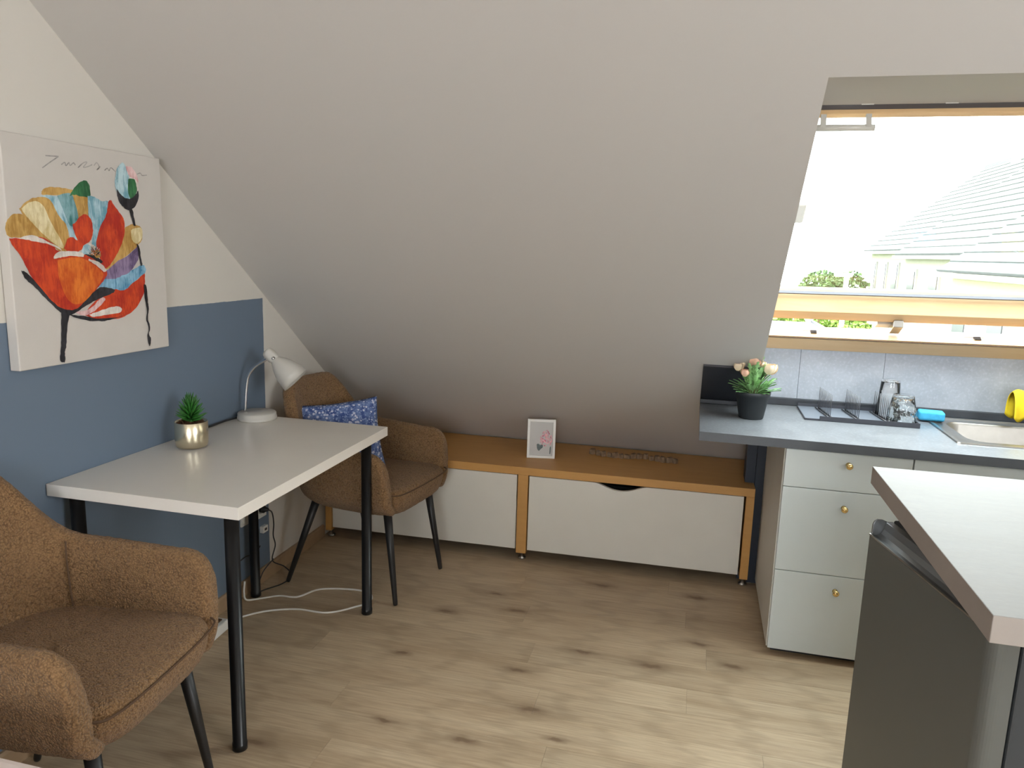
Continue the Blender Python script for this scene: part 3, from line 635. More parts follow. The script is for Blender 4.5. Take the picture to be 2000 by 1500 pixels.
def seat_mesh():
    lv = [(0.350, 0.0), (0.350, 0.62), (0.356, 0.80), (0.372, 0.90), (0.392, 0.955), (0.42, 0.99), (0.445, 1.0), (0.461, 0.992), (0.470, 0.965), (0.474, 0.90), (0.477, 0.75), (0.479, 0.5), (0.480, 0.25), (0.480, 0.0)]
    n = 72; V, Fc = [], []
    for z, s in lv:
        for i in range(n):
            a = 2*PI*i/n; c, si = math.cos(a), math.sin(a)
            e = 0.42 if c > 0 else 0.78
            ex = 0.292*(abs(c)**e) if c > 0 else -0.245*(abs(c)**e)
            ey = 0.233*(abs(si)**(0.42 if c > 0 else 0.62))*(1 if si > 0 else -1)
            dz = 0.010*max(0, ex)/0.29 - 0.006 if z > 0.44 else 0
            V.append((ex*s, ey*s, z+dz))
    for j in range(len(lv)-1):
        for i in range(n):
            k = (i+1) % n; Fc.append((j*n+i, j*n+k, (j+1)*n+k, (j+1)*n+i))
    return mesh(V, Fc)
disp = bpy.data.textures.new('curl', 'CLOUDS'); disp.noise_scale = 0.016; disp.noise_depth = 1
def fuzz(o, lv, st):
    s = o.modifiers.new('subdivision', 'SUBSURF'); s.levels = lv; s.render_levels = lv
    d = o.modifiers.new('curl', 'DISPLACE'); d.texture = disp; d.strength = st; d.mid_level = 0.5; d.texture_coords = 'LOCAL'
def armchair(label, x, y, rz, lv, rear=(-0.258, 0.200)):
    root = tag(empty('armchair', (x, y, 0), rz), label, 'chair')
    sm, P2 = chair_shell()
    sh = link('back_shell', sm, M['boucle'], root, smooth=True); fuzz(sh, lv, 0.0035)
    st = link('seat', seat_mesh(), M['boucle'], root, smooth=True); fuzz(st, lv, 0.0035)
    # seam along the seat's front edge and the two seams where back meets arms
    tube('front_seam', [(0.200, -0.221, 0.468), (0.262, -0.215, 0.462), (0.283, -0.178, 0.461), (0.291, -0.10, 0.461), (0.293, 0, 0.461), (0.291, 0.10, 0.461), (0.283, 0.178, 0.461), (0.262, 0.215, 0.462), (0.200, 0.221, 0.468)], 0.0028, M['seam'], root, n=6)
    for s in (-1, 1):
        tube('arm_seam', [(-0.100, s*0.184, 0.475), (-0.110, s*0.190, 0.54), (-0.118, s*0.196, 0.60), (-0.122, s*0.202, 0.640)], 0.0022, M['seam'], root, n=6)
    for tx, ty, fx, fy in ((0.205, 0.165, 0.258, 0.192), (0.205, -0.165, 0.258, -0.192), (-0.140, 0.150, rear[0], rear[1]), (-0.140, -0.150, -0.258, -0.200)):
        a, b = Vector((tx, ty, 0.372)), Vector((fx, fy, 0.004)); ax = (a-b)
        V, Fc = tube_vf([b, b+ax*0.02, b+ax*0.5, a], [0.0085, 0.0095, 0.0135, 0.0175], 18)
        for v in V: v.z = max(v.z, 0.0005)
        link('leg', mesh(V, Fc), M['black_matt'], root, smooth=True)
    return root
armchair('brown boucle armchair in the foreground left, empty, cut by the frame', 0.326, 1.030, math.radians(6), 2)
armchair('brown boucle armchair behind the desk with blue floral cushion on it', 0.392, 2.545, math.radians(-8), 2, (-0.125, 0.215))

# floral cushion leaning in the far armchair
def pillow(w, h, t, n=22):
    V, Fc = [], []
    for sgn in (1, -1):
        for j in range(n+1):
            for i in range(n+1):
                u, v = 2*i/n-1, 2*j/n-1
                b = ((1-abs(u)**2.6)*(1-abs(v)**2.6))**0.55
                px, pz = u*w/2*(1-0.07*(1-abs(v)**2)*abs(u)), v*h/2*(1-0.07*(1-abs(u)**2)*abs(v))
                V.append((px, -sgn*t/2*b+0.004*math.sin(7*u+3*v), pz))
    N1 = (n+1)**2
    for s in (0, 1):
        for j in range(n):
            for i in range(n):
                a = s*N1+j*(n+1)+i; q = (a, a+1, a+n+2, a+n+1); Fc.append(q if s == 0 else q[::-1])
    me = mesh(V, Fc); bm = bmesh.new(); bm.from_mesh(me); bmesh.ops.remove_doubles(bm, verts=bm.verts, dist=0.0006); bm.to_mesh(me); bm.free(); return me
pl = link('throw_pillow', pillow(0.33, 0.30, 0.10), M['floral'], smooth=True)
pl.rotation_mode = 'QUATERNION'
pl.location = (0.305, 2.495, 0.622)
pl.rotation_quaternion = (Matrix.Rotation(math.radians(24), 3, 'Z') @ Matrix.Rotation(math.radians(-20), 3, 'X') @ Matrix.Rotation(math.radians(-7), 3, 'Y')).to_quaternion()
tag(pl, 'blue cushion with small white floral print leaning in the far armchair', 'cushion')

# ------------------------------------------------------------------ things on the desk
pp = tag(empty('potted_succulent', (0.118, 1.805, DH)), 'small spiky green artificial succulent in a shiny gold pot on the desk', 'plant')
lathe('pot', [(0.0, 0.0005), (0.040, 0.0005), (0.047, 0.004), (0.0505, 0.012), (0.0515, 0.030), (0.0515, 0.086), (0.0505, 0.087), (0.0485, 0.086), (0.0485, 0.074), (0.0, 0.074)], M['gold'], pp, n=48)
V, Fc = [], []; rq = random.Random(2)
for i in range(120):
    a, r = rq.random()*2*PI, 0.045*math.sqrt(rq.random()); s = 0.003+0.003*rq.random()
    v, f = lathe_vf([(0, -s), (s, 0), (0, s)], 5, False); b = len(V)
    V += [Vector(q)+Vector((r*math.cos(a), r*math.sin(a), 0.077+0.006*rq.random())) for q in v]; Fc += [tuple(k+b for k in q) for q in f]
tag(link('potting_chips', mesh(V, Fc), M['soil'], pp), kind='stuff')
tube('plant_stem', [(0, 0, 0.074), (0, 0, 0.10), (0, 0, 0.135)], 0.006, M['succulent'], pp, n=8)
leafs = []
for i in range(62):
    f = i/61; a = i*2.399; el = 0.12+1.25*f**1.15; ln = 0.050-0.014*f+0.006*rq.random(); zb = 0.088+0.046*f
    d = Vector((math.cos(a)*math.cos(el), math.sin(a)*math.cos(el), math.sin(el)))
    Pp = [Vector((0, 0, zb))+d*ln*t+Vector((0, 0, 0.010*t*t)) for t in (0, 0.35, 0.7, 1.0)]
    V, Fc = tube_vf(Pp, [0.0030, 0.0042, 0.0032, 0.0004], 6)
    link('spiky_leaf', mesh(V, Fc), M['succulent'], pp, smooth=True)

LB = Vector((0.085, 2.232, DH))
lamp = tag(empty('desk_lamp', LB), 'pale grey desk lamp with flared shade on a chrome gooseneck stem', 'lamp')
lathe('base', [(0.0, 0.0005), (0.072, 0.0005), (0.0735, 0.004), (0.0735, 0.010), (0.0715, 0.011), (0.0715, 0.024), (0.068, 0.028), (0.0, 0.029)], M['lamp_white'], lamp, n=48)
rel = lambda x, z, y=0.0: (x-LB.x, y, z-DH)
tube('gooseneck', [rel(0.040, 0.762, -0.01), rel(0.043, 0.80, -0.01), rel(0.048, 0.86, -0.008), rel(0.058, 0.905, -0.004), rel(0.085, 0.940, 0), rel(0.125, 0.965, 0), rel(0.150, 0.982, 0)], 0.0055, M['chrome'], lamp, n=10)
A0, A1 = Vector(rel(0.130, 1.003, 0.0)), Vector(rel(0.240, 0.892, 0.025)); ax = (A1-A0); Lh = ax.length
lathe('lamp_cap', [(0.0, 0.0), (0.014, 0.001), (0.020, 0.006), (0.0225, 0.014), (0.0228, 0.040), (0.0195, 0.046), (0.0195, 0.052)], M['lamp_white'], lamp, n=28, axis=ax, org=A0)
shade = lathe('lamp_shade', [(0.0195, 0.050), (0.022, 0.055), (0.0335, 0.072), (0.045, 0.098), (0.053, 0.130), (0.0565, Lh), (0.055, Lh), (0.051, 0.130), (0.043, 0.099), (0.0315, 0.074), (0.018, 0.056)], M['lamp_white'], lamp, n=40, axis=ax, org=A0, cap=False)
lathe('switch_knob', [(0.0, 0.0), (0.006, 0.0), (0.006, 0.008), (0.0, 0.009)], M['chrome'], lamp, n=12, axis=(0.7, -0.6, 0.4), org=A0+ax*0.30+Vector((0.004, -0.019, 0.006)))
lathe('light_bulb', [(0.0, 0.060), (0.012, 0.066), (0.012, 0.078), (0.022, 0.098), (0.024, 0.114), (0.016, 0.130), (0.0, 0.136)], M['white_plastic'], lamp, n=20, axis=ax, org=A0)
tube('power_cord', [rel(0.020, 0.741, -0.03), rel(0.010, 0.741, -0.10), rel(0.012, 0.740, -0.20), rel(0.016, 0.741, -0.245), rel(0.008, 0.7385, -0.30)], 0.0036, M['black_plastic'], lamp, n=8)

# ------------------------------------------------------------------ sockets, cables, power strip below the desk
def socket(y, z, w, h, label, dbl=False):
    o = tag(box('wall_socket', (0.0005, y-w/2, z-h/2), (0.012, y+w/2, z+h/2), M['white_plastic'], bevel=0.003, seg=3), label, 'socket')
    return o
so = tag(empty('wall_socket', (0.0, 2.352, 0.322)), 'white wall socket with a black plug, behind the far desk leg', 'socket')
box('face_plate', (0.0005, -0.040, -0.040), (0.011, 0.040, 0.040), M['white_plastic'], so, bevel=0.003, seg=3)
lathe('socket_well', [(0.0, 0.0105), (0.019, 0.0105), (0.021, 0.0135), (0.0225, 0.0115)], M['lamp_white'], so, n=24, axis=(1, 0, 0))
s2 = tag(empty('data_outlet', (0.0, 2.372, 0.228)), 'small white outlet box low on the blue wall beneath the socket', 'socket')
box('housing', (0.0005, -0.018, -0.014), (0.018, 0.018, 0.014), M['white_plastic'], s2, bevel=0.002)
box('port', (0.0175, -0.008, -0.005), (0.0185, 0.008, 0.005), M['black_plastic'], s2)
s3 = tag(empty('light_switch', (0.0, 2.248, 0.328)), 'plain white wall switch left of the far desk leg', 'switch')
box('face_plate', (0.0005, -0.030, -0.040), (0.010, 0.030, 0.040), M['white_plastic'], s3, bevel=0.003, seg=3)
box('rocker', (0.0095, -0.018, -0.026), (0.013, 0.018, 0.026), M['white_plastic'], s3, bevel=0.001)
pg = tag(empty('power_plug', (0.0, 2.352, 0.322)), 'black plug in the wall socket with a thin black cable hanging down', 'plug')
lathe('plug_body', [(0.0, 0.0115), (0.0165, 0.0115), (0.0165, 0.026), (0.010, 0.034), (0.006, 0.046), (0.0, 0.047)], M['black_plastic'], pg, n=24, axis=(1, 0, 0))
tube('cable', [(0.046, 0, 0), (0.060, 0.003, -0.012), (0.062, 0.010, -0.06), (0.055, 0.015, -0.115), (0.060, 0.020, -0.16), (0.058, 0.0, -0.22), (0.085, 0.045, -0.262), (0.115, 0.05, -0.30), (0.100, 0.0, -0.317), (0.060, -0.07, -0.3185), (0.050, -0.11, -0.3185)], 0.0026, M['black_plastic'], pg, n=8)
tube('cable', [(0.058, 0.008, -0.215), (0.035, -0.03, -0.255), (0.030, -0.055, -0.29), (0.034, -0.08, -0.315), (0.05, -0.10, -0.3185)], 0.0024, M['black_plastic'], pg, n=8)
cb = tag(tube('cable', [(0.010, 2.340, 0.165), (0.014, 2.30, 0.150), (0.012, 2.24, 0.160), (0.010, 2.17, 0.170), (0.010, 2.175, 0.30), (0.008, 2.185, 0.50), (0.008, 2.20, 0.69)], 0.0024, M['black_plastic'], n=8), 'thin black cable running along the blue wall under the desk', 'cable')
cpts = [(0.030, 2.195, 0.075), (0.035, 2.180, 0.035), (0.050, 2.172, 0.010), (0.085, 2.205, 0.0045), (0.146, 2.251, 0.0045), (0.219, 2.264, 0.0045), (0.265, 2.346, 0.0045), (0.34, 2.380, 0.0045), (0.426, 2.393, 0.0045), (0.480, 2.380, 0.0045), (0.508, 2.345, 0.0045), (0.508, 2.300, 0.0045), (0.486, 2.266, 0.0045), (0.398, 2.181, 0.0045), (0.272, 2.172, 0.0045), (0.169, 2.122, 0.0045), (0.115, 2.06, 0.006), (0.105, 2.00, 0.014), (0.100, 1.972, 0.022)]
cord = tag(tube('extension_cable', cpts, 0.0038, M['white_cord'], n=10), 'white extension cable looping over the floor under the desk', 'cable')
ps = tag(empty('power_strip', (0.092, 1.83, 0.0), 0.06), 'white power strip on the floor beside the near armchair, below the desk', 'power strip')
box('casing', (-0.027, -0.14, 0.001), (0.027, 0.14, 0.040), M['white_plastic'], ps, bevel=0.004, seg=3)
for k in range(3):
    lathe('socket_well', [(0.0, 0.0402), (0.019, 0.0402), (0.021, 0.0415), (0.022, 0.0395)], M['black_plastic'], ps, n=20, org=(0, -0.09+0.07*k, 0))
box('rocker_switch', (-0.010, 0.100, 0.0395), (0.010, 0.125, 0.045), M['seam'], ps, bevel=0.001)

# ------------------------------------------------------------------ bed corner at the lower left
bed = tag(empty('bed', (0.44, -0.35, 0)), 'corner of a bed with pale pink spread at the bottom left', 'bed')
bx0, bx1, by0, by1 = -0.40, 0.50, -1.05, 0.965
box('mattress', (bx0, by0, 0.28), (bx1, by1, 0.585), M['bed'], bed, bevel=0.05, seg=5)
box('bed_frame', (bx0+0.02, by0, 0.17), (bx1-0.02, by1-0.03, 0.279), M['dark_oak'], bed, bevel=0.005)
for px, py in ((bx0+0.06, by1-0.09), (bx1-0.07, by1-0.09), (bx0+0.06, by0+0.06), (bx1-0.07, by0+0.06)):
    lathe('leg', [(0.014, 0.0), (0.022, 0.17)], M['dark_oak'], bed, n=16, org=(px, py, 0))

# ------------------------------------------------------------------ kitchen run
HC, TT, YF = 0.801, 0.0315, 2.364
XL, XE = 1.7363, 3.12
SKX0, SKX1, SKY0, SKY1 = 2.588, 3.06, 2.505, 2.945
wt = tag(empty('countertop', (0, 0, 0)), 'dark slate grey kitchen worktop running under the roof window', 'countertop')
YS = (ZS0-HC)/S-0.002                       # where the worktop meets the slope
def yfr(x): return YF-0.0172*(x-XL)
hx0, hx1, hy0, hy1 = SKX0+0.012, SKX1-0.012, SKY0+0.012, SKY1-0.012
def slabtop(pl):
    V, Fc = [], []
    for q in pl:
        b = len(V); V += [(x, y, HC-TT) for x, y in q]+[(x, y, HC) for x, y in q]; Fc += [tuple(b+i for i in f) for f in BF]
    return mesh(V, Fc)
ws = link('worktop_slab', slabtop([[(XL, yfr(XL)), (hx0, yfr(hx0)), (hx0, YS), (XL, YS)],
    [(hx0, yfr(hx0)), (XE, yfr(XE)), (XE, hy0), (hx0, hy0)], [(hx1, hy0), (XE, hy0), (XE, YS), (hx1, YS)], [(hx0, hy1), (hx1, hy1), (hx1, YS), (hx0, YS)],
    [(WX0+0.002, YS), (XE-0.02, YS), (XE-0.02, YK-0.001), (WX0+0.002, YK-0.001)]]), M['worktop'], wt)
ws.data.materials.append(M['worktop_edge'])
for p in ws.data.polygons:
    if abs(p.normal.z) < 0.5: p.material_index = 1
prism('upstand', [(YK-0.022, HC+0.0005), (YK-0.001, HC+0.0005), (YK-0.001, HC+0.030), (YK-0.022, HC+0.030)], 'x', WX0+0.002, XE-0.02, M['upstand'], wt, bevel=0.002)
# dark panel fixed on the slope left of the recess, with its own short upstand
va, vb = vt(2.700), vt(YS+0.001)
up = []
sp = link('slope_panel', mesh([SP(XL,va,-0.006),SP(WX0-0.0,va,-0.006),SP(WX0-0.0,vb,-0.006),SP(XL,vb,-0.006),SP(XL,va,-0.0005),SP(WX0-0.0,va,-0.0005),SP(WX0-0.0,vb,-0.0005),SP(XL,vb,-0.0005)], BF), M['upstand'], wt)
link('slope_panel_lip', mesh([SP(XL,va-0.004,-0.009),SP(WX0-0.0,va-0.004,-0.009),SP(WX0-0.0,va,-0.009),SP(XL,va,-0.009),SP(XL,va-0.004,-0.0005),SP(WX0-0.0,va-0.004,-0.0005),SP(WX0-0.0,va,-0.0005),SP(XL,va,-0.0005)], BF), M['mirrorgrey'], wt)
box('upstand', (XL, YS-0.050, HC+0.0005), (WX0, YS-0.030, HC+0.018), M['upstand'], wt, bevel=0.002)

def cabinet(label, x0, x1, splits, knobs, side=True):
    c = tag(empty('base_cabinet', (x0, YF+0.003, 0)), label, 'cabinet', 'kitchen base cabinets')
    w = x1-x0; fz = HC-TT-0.002
    boxes('carcass', [((0.0, 0.020, 0.028), (0.018, 0.600, fz)), ((w-0.018, 0.020, 0.028), (w, 0.600, fz)), ((0.018, 0.020, 0.028), (w-0.018, 0.600, 0.046)), ((0.018, 0.580, 0.046), (w-0.018, 0.600, fz)), ((0.018, 0.020, fz-0.018), (w-0.018, 0.100, fz))], M['cab_side'], c)
    box('plinth', (0.02, 0.05, 0.0), (w-0.02, 0.07, 0.028), M['upstand'], c)
    for (a, b), kx in zip(splits, knobs):
        d = box('drawer', (0.001 if x0 > 2.2 else 0.003, 0.0, a+0.0012), (w-0.0015, 0.018, b-0.0012), M['cab_white'], c, bevel=0.0012)
        kz = kx[1]
        lathe('knob', [(0.0, 0.0), (0.008, 0.0), (0.009, 0.002), (0.0045, 0.005), (0.0045, 0.013), (0.0100, 0.017), (0.0112, 0.022), (0.0085, 0.027), (0.0, 0.0285)], M['brass'], d, n=24, axis=(0, -1, 0), org=(kx[0], -0.0002, kz))
    return c
XC0, XC1 = 2.024, 2.424
cabinet('white three-drawer base cabinet with brass knobs beside the low bench', XC0, XC1, [(0.030, 0.330), (0.330, 0.634), (0.634, 0.768)], [(0.205, 0.276), (0.203, 0.577), (0.203, 0.728)])
cabinet('white base cabinet under the sink, mostly hidden behind the island', XC1+0.002, 3.05, [(0.030, 0.634), (0.634, 0.768)], [(0.313, 0.56), (0.313, 0.70)])

# sink
def rrect(x0, y0, x1, y1, r, n=6):
    P = []
    for cx, cy, a0 in ((x1-r, y1-r, 0), (x0+r, y1-r, PI/2), (x0+r, y0+r, PI), (x1-r, y0+r, 3*PI/2)):
        for i in range(n+1):
            a = a0+PI/2*i/n; P.append((cx+r*math.cos(a), cy+r*math.sin(a)))
    return P
sink = tag(empty('kitchen_sink', (SKX0, SKY0, HC)), 'stainless steel inset sink bowl in the dark kitchen worktop', 'sink')
sw, sd = SKX1-SKX0, SKY1-SKY0
loops = [(rrect(0, 0, sw, sd, 0.012), 0.0008), (rrect(0.002, 0.002, sw-0.002, sd-0.002, 0.012), 0.0050), (rrect(0.012, 0.012, sw-0.012, sd-0.012, 0.014), 0.0055), (rrect(0.016, 0.016, sw-0.016, sd-0.016, 0.014), 0.0025),
   (rrect(0.055, 0.050, sw-0.030, sd-0.065, 0.060), 0.0020), (rrect(0.060, 0.055, sw-0.035, sd-0.070, 0.058), -0.006), (rrect(0.070, 0.065, sw-0.045, sd-0.080, 0.055), -0.125), (rrect(0.085, 0.080, sw-0.060, sd-0.095, 0.045), -0.145), (rrect(0.18, 0.17, sw-0.16, sd-0.19, 0.03), -0.150)]
V, Fc = [], []
for P, z in loops: V += [(x, y, z) for x, y in P]
nn = len(loops[0][0])
for j in range(len(loops)-1):
    for i in range(nn): k = (i+1) % nn; Fc.append((j*nn+i, j*nn+k, (j+1)*nn+k, (j+1)*nn+i))
Fc.append(tuple(range((len(loops)-1)*nn, len(loops)*nn)))
link('sink_bowl', mesh(V, Fc), M['steel'], sink, smooth=True).modifiers.new('edges', 'EDGE_SPLIT').split_angle = 0.6
lathe('drain', [(0.0, -0.1495), (0.030, -0.1495), (0.040, -0.147), (0.042, -0.1495)], M['chrome'], sink, n=24, org=(sw*0.5, sd*0.48, 0))
tap = tag(empty('tap', (3.02, 2.90, HC+0.0052)), 'chrome kitchen tap behind the sink, mostly out of the picture', 'tap')
lathe('tap_base', [(0.0, 0.0), (0.026, 0.0), (0.026, 0.006), (0.020, 0.012), (0.018, 0.070), (0.0, 0.072)], M['chrome'], tap, n=24)
tube('spout', [(0, 0, 0.07), (-0.005, -0.002, 0.11), (-0.05, -0.01, 0.135), (-0.105, -0.028, 0.128), (-0.138, -0.038, 0.108)], 0.010, M['chrome'], tap, n=16)

# yellow cloth draped over the spout
V, Fc = [], []; nu, nv = 22, 18
for j in range(nv+1):
    for i in range(nu+1):
        u, v = i/nu*2-1, j/nv
        a = u*1.0; x = -0.072+0.120*v-0.060
        drop = abs(u)**1.5
        yy = 0.042*math.tanh(u*2.2)+0.006*math.sin(v*14+u*2); z = 0.148-0.110*drop*(0.85+0.22*math.sin(v*9))-0.02*max(0, 0.45-v)*1.2+0.006*math.sin(v*11)
        V.append((2.995+x, 2.895-0.025+yy+0.016*(v-0.5), HC+z))
for j in range(nv):
    for i in range(nu): a = j*(nu+1)+i; Fc.append((a, a+1, a+nu+2, a+nu+1))
cl = link('dish_cloth', mesh(V, Fc), M['towel'], smooth=True); sm = cl.modifiers.new('thick', 'SOLIDIFY'); sm.thickness = 0.003
tag(cl, 'yellow cloth draped over the tap at the right edge', 'cloth')

# sponge on the sink corner
sg = tag(link('sponge', mesh(boxv(-0.045, -0.030, 0, 0.045, 0.030, 0.036), BF), M['sponge'], bevel=0.009, seg=4, loc=(2.600, 2.870, HC+0.0058), rot=(0, 0, -0.12)), 'light blue sponge on the left rear corner of the sink', 'sponge')

# dish rack: flat tray with three rows of upright wires
rk = tag(empty('dish_rack', (2.127, 2.715, HC+0.0005), 0.0), 'flat grey dish drainer tray with three rows of upright wires', 'dish rack')
rw, rd_ = 0.395, 0.245
boxes('tray', [((0, 0, 0.0), (rw, rd_, 0.006)), ((0.050, -0.002, 0.0), (rw, 0.001, 0.017))], M['rack'], rk, bevel=0.001)
boxes('rim', [((-0.003, -0.003, 0), (0.0, rd_, 0.0068)), ((0.0, -0.0035, 0), (0.050, 0.0, 0.0068)), ((0.050, -0.0045, 0.0), (rw+0.002, -0.0022, 0.0185)), ((rw, 0.0, 0.0), (rw+0.003, rd_, 0.016)), ((0, rd_, 0), (rw, rd_+0.003, 0.018))], M['rack_rim'], rk, bevel=0.0008)
for bx in (0.082, 0.182, 0.286):
    V, Fc = join([tube_vf([(bx-0.012+d, 0.215, 0.010), (bx+0.010+d, 0.025, 0.010)], 0.0026, 8) for d in (-0.006, 0.006)])
    rowo = link('wire_row', mesh(V, Fc), M['wire'], rk, smooth=True)
    for k in range(10):
        yy = 0.030+0.018*k; xx = bx+0.010-0.0225*(yy-0.025)/0.19
        V, Fc = join([tube_vf([(xx, yy, 0.008), (xx, yy, 0.098)], 0.0013, 6)])
        link('wire', mesh(V, Fc), M['wire'], rowo, smooth=True)

# glasses upside down on the rack
def tumbler(name, x, y, z, prof, mat, label):
    g = lathe(name, prof, mat, n=48, loc=(x, y, z), cap=False); return tag(g, label, 'glass')
tumbler('drinking_glass', 2.450, 2.890, HC+0.0075, [(0.0425, 0.0), (0.0445, 0.001), (0.0335, 0.138), (0.0325, 0.141), (0.0, 0.141), (0.0, 0.134), (0.0318, 0.133), (0.0429, 0.0)], M['glass'], 'tall plain clear glass upside down on the dish rack')
tumbler('drinking_glass', 2.475, 2.782, HC+0.0075, [(0.0505, 0.0), (0.0530, 0.001), (0.0495, 0.035), (0.0375, 0.100), (0.036, 0.103), (0.0, 0.103), (0.0, 0.090), (0.034, 0.090), (0.0465, 0.035), (0.0505, 0.0)], M['glass_dimple'], 'short dimpled clear glass upside down at the right end of the dish rack')

# potted flowers on the worktop
fp = tag(empty('potted_flowers', (1.925, 2.672, HC+0.0003)), 'peach ranunculus flowers in a matt black pot on the worktop', 'plant')
lathe('pot', [(0.0, 0.0), (0.0435, 0.0), (0.0455, 0.003), (0.060, 0.088), (0.064, 0.089), (0.0655, 0.103), (0.0630, 0.104), (0.061, 0.100), (0.057, 0.085), (0.0, 0.085)], M['black_pot'], fp, n=40)
lathe('compost', [(0.0, 0.088), (0.056, 0.086)], M['soil'], fp, n=24)
rq = random.Random(21)
def bloom(c, r, pale, parent):
    st = tube('flower_stem', [(c[0]*0.2, c[1]*0.2, 0.085), (c[0]*0.5, c[1]*0.6, 0.085+(c[2]-0.085)*0.5), (c[0], c[1], c[2]-r*0.6)], 0.0018, M['stem'], parent, n=6, k=4)
    for k in range(17):
        lay = k/17; a = k*2.399; V, Fc = [], []; nu, nv = 5, 5
        op = 0.25+0.85*lay; R = r*(0.35+0.65*lay)
        for j in range(nv):
            for i in range(nu):
                u, v = (i/(nu-1)-0.5)*1.5, j/(nv-1)
                el = -1.2+v*(1.95-0.35*lay); rr = R*(1+0.06*math.sin(u*5))
                wd = math.sin(PI*min(1, 0.18+0.62*v))
                V.append(Vector((rr*math.cos(el)*math.cos(a+u*wd), rr*math.cos(el)*math.sin(a+u*wd), rr*math.sin(el)))+Vector(c))
        for j in range(nv-1):
            for i in range(nu-1): q = j*nu+i; Fc.append((q, q+1, q+nu+1, q+nu))
        link('petal', mesh(V, Fc), M['bloom_pale' if pale and k > 5 else 'bloom'], st, smooth=True)
for c, r, p in (((-0.002, 0.0, 0.222), 0.030, 0), ((0.052, -0.012, 0.198), 0.030, 1), ((-0.060, 0.0, 0.196), 0.022, 1), ((-0.034, -0.022, 0.178), 0.021, 0), ((0.024, 0.020, 0.205), 0.020, 1), ((-0.044, 0.018, 0.208), 0.017, 1)):
    bloom(c, r, p, fp)
for k in range(105):
    a, f = rq.random()*2*PI, rq.random(); el = 0.35+1.15*f; ln = 0.062+0.034*rq.random()
    o = Vector((0.028*math.cos(a)*rq.random(), 0.028*math.sin(a)*rq.random(), 0.088+0.085*f*rq.random()))
    d = Vector((math.cos(a)*math.cos(el), math.sin(a)*math.cos(el), math.sin(el))); s = d.cross(Vector((0, 0, 1))).normalized(); nrm = s.cross(d)
    prof = [(0, 0.0012), (0.35, 0.0015), (0.5, 0.009), (0.6, 0.003), (0.72, 0.011), (0.82, 0.004), (0.9, 0.006), (1.0, 0.0006)]
    V, Fc = [], []
    for t, w_ in prof:
        p = o+d*ln*t-Vector((0, 0, 0.014*t*t)); V += [p-s*w_+nrm*0.003*(t > 0.3), p, p+s*w_+nrm*0.003*(t > 0.3)]
    for j in range(len(prof)-1):
        for i in (0, 1): q = j*3+i; Fc.append((q, q+1, q+4, q+3))
    link('leaf', mesh(V, Fc), M['leaf'], fp, smooth=True)

# ------------------------------------------------------------------ island worktop and small fridge
IX0, IY0, IY1, IZ = 2.114, 0.809, 1.550, 0.941
isl = tag(box('island_worktop', (IX0, IY0, IZ-0.040), (3.5, IY1, IZ), M['island'], bevel=0.0012), 'pale taupe island worktop in the right foreground over the fridge', 'countertop')
isl.data.materials.append(M['island_edge'])
for p in isl.data.polygons:
    if abs(p.normal.z) < 0.5: p.material_index = 1
fr_ = tag(empty('fridge', (2.084, 1.374, 0), math.radians(13)), 'small graphite fridge standing askew under the island worktop', 'fridge')
fw = -0.425
box('body', (0.046, fw, 0.02), (0.46, 0.0, 0.850), M['fridge_dark'], fr_, bevel=0.004)
box('top_plate', (0.046, fw-0.001, 0.8502), (0.46, 0.001, 0.872), M['fridge_dark'], fr_, bevel=0.004)
dp = [(0.0, 0.0)]; r = 0.022
for k in range(9):
    a = PI/2*k/8; dp.append((r-r*math.cos(a), fw+r-r*math.sin(a)))
dp += [(0.041, fw), (0.041, 0.0)]
door = prism('door', dp, 'z', 0.03, 0.838, M['fridge'], fr_, bevel=0.0015)
box('door_edge_trim', (-0.001, fw+0.02, 0.8382), (0.003, 0.001, 0.8415), M['steel'], door)
# finger grip: a concave trough rising behind the door edge to the top trim
gp = [(0.0035, 0.8385), (0.012, 0.8395), (0.020, 0.844), (0.026, 0.853), (0.029, 0.868), (0.045, 0.868), (0.045, 0.8385)]
prism('grip_recess', gp, 'y', fw+0.004, -0.004, M['grip'], door, bevel=0.0008)
cap = [(0.002, 0.8385), (0.003, 0.862), (0.006, 0.870), (0.012, 0.874), (0.022, 0.873), (0.034, 0.868), (0.045, 0.868), (0.045, 0.8385)]
prism('grip_end_cap', cap, 'y', -0.0035, 0.001, M['grip'], door, bevel=0.001)
for px, py in ((0.08, fw+0.04), (0.08, -0.04), (0.42, fw+0.04), (0.42, -0.04)):
    lathe('foot', [(0.018, 0.0), (0.018, 0.0202)], M['black_plastic'], fr_, n=16, org=(px, py, 0))
ic = tag(empty('island_cabinet', (IX0+0.66, IY0+0.036, 0)), 'dark grey cabinet side beneath the near end of the island worktop', 'cabinet')
box('side_panel', (0.0, 0.0, 0.0), (0.70, 0.018, IZ-0.0405), M['fridge_dark'], ic)
box('carcass', (0.004, 0.0185, 0.0), (0.70, 0.68, IZ-0.0405), M['fridge_dark'], ic, bevel=0.001)

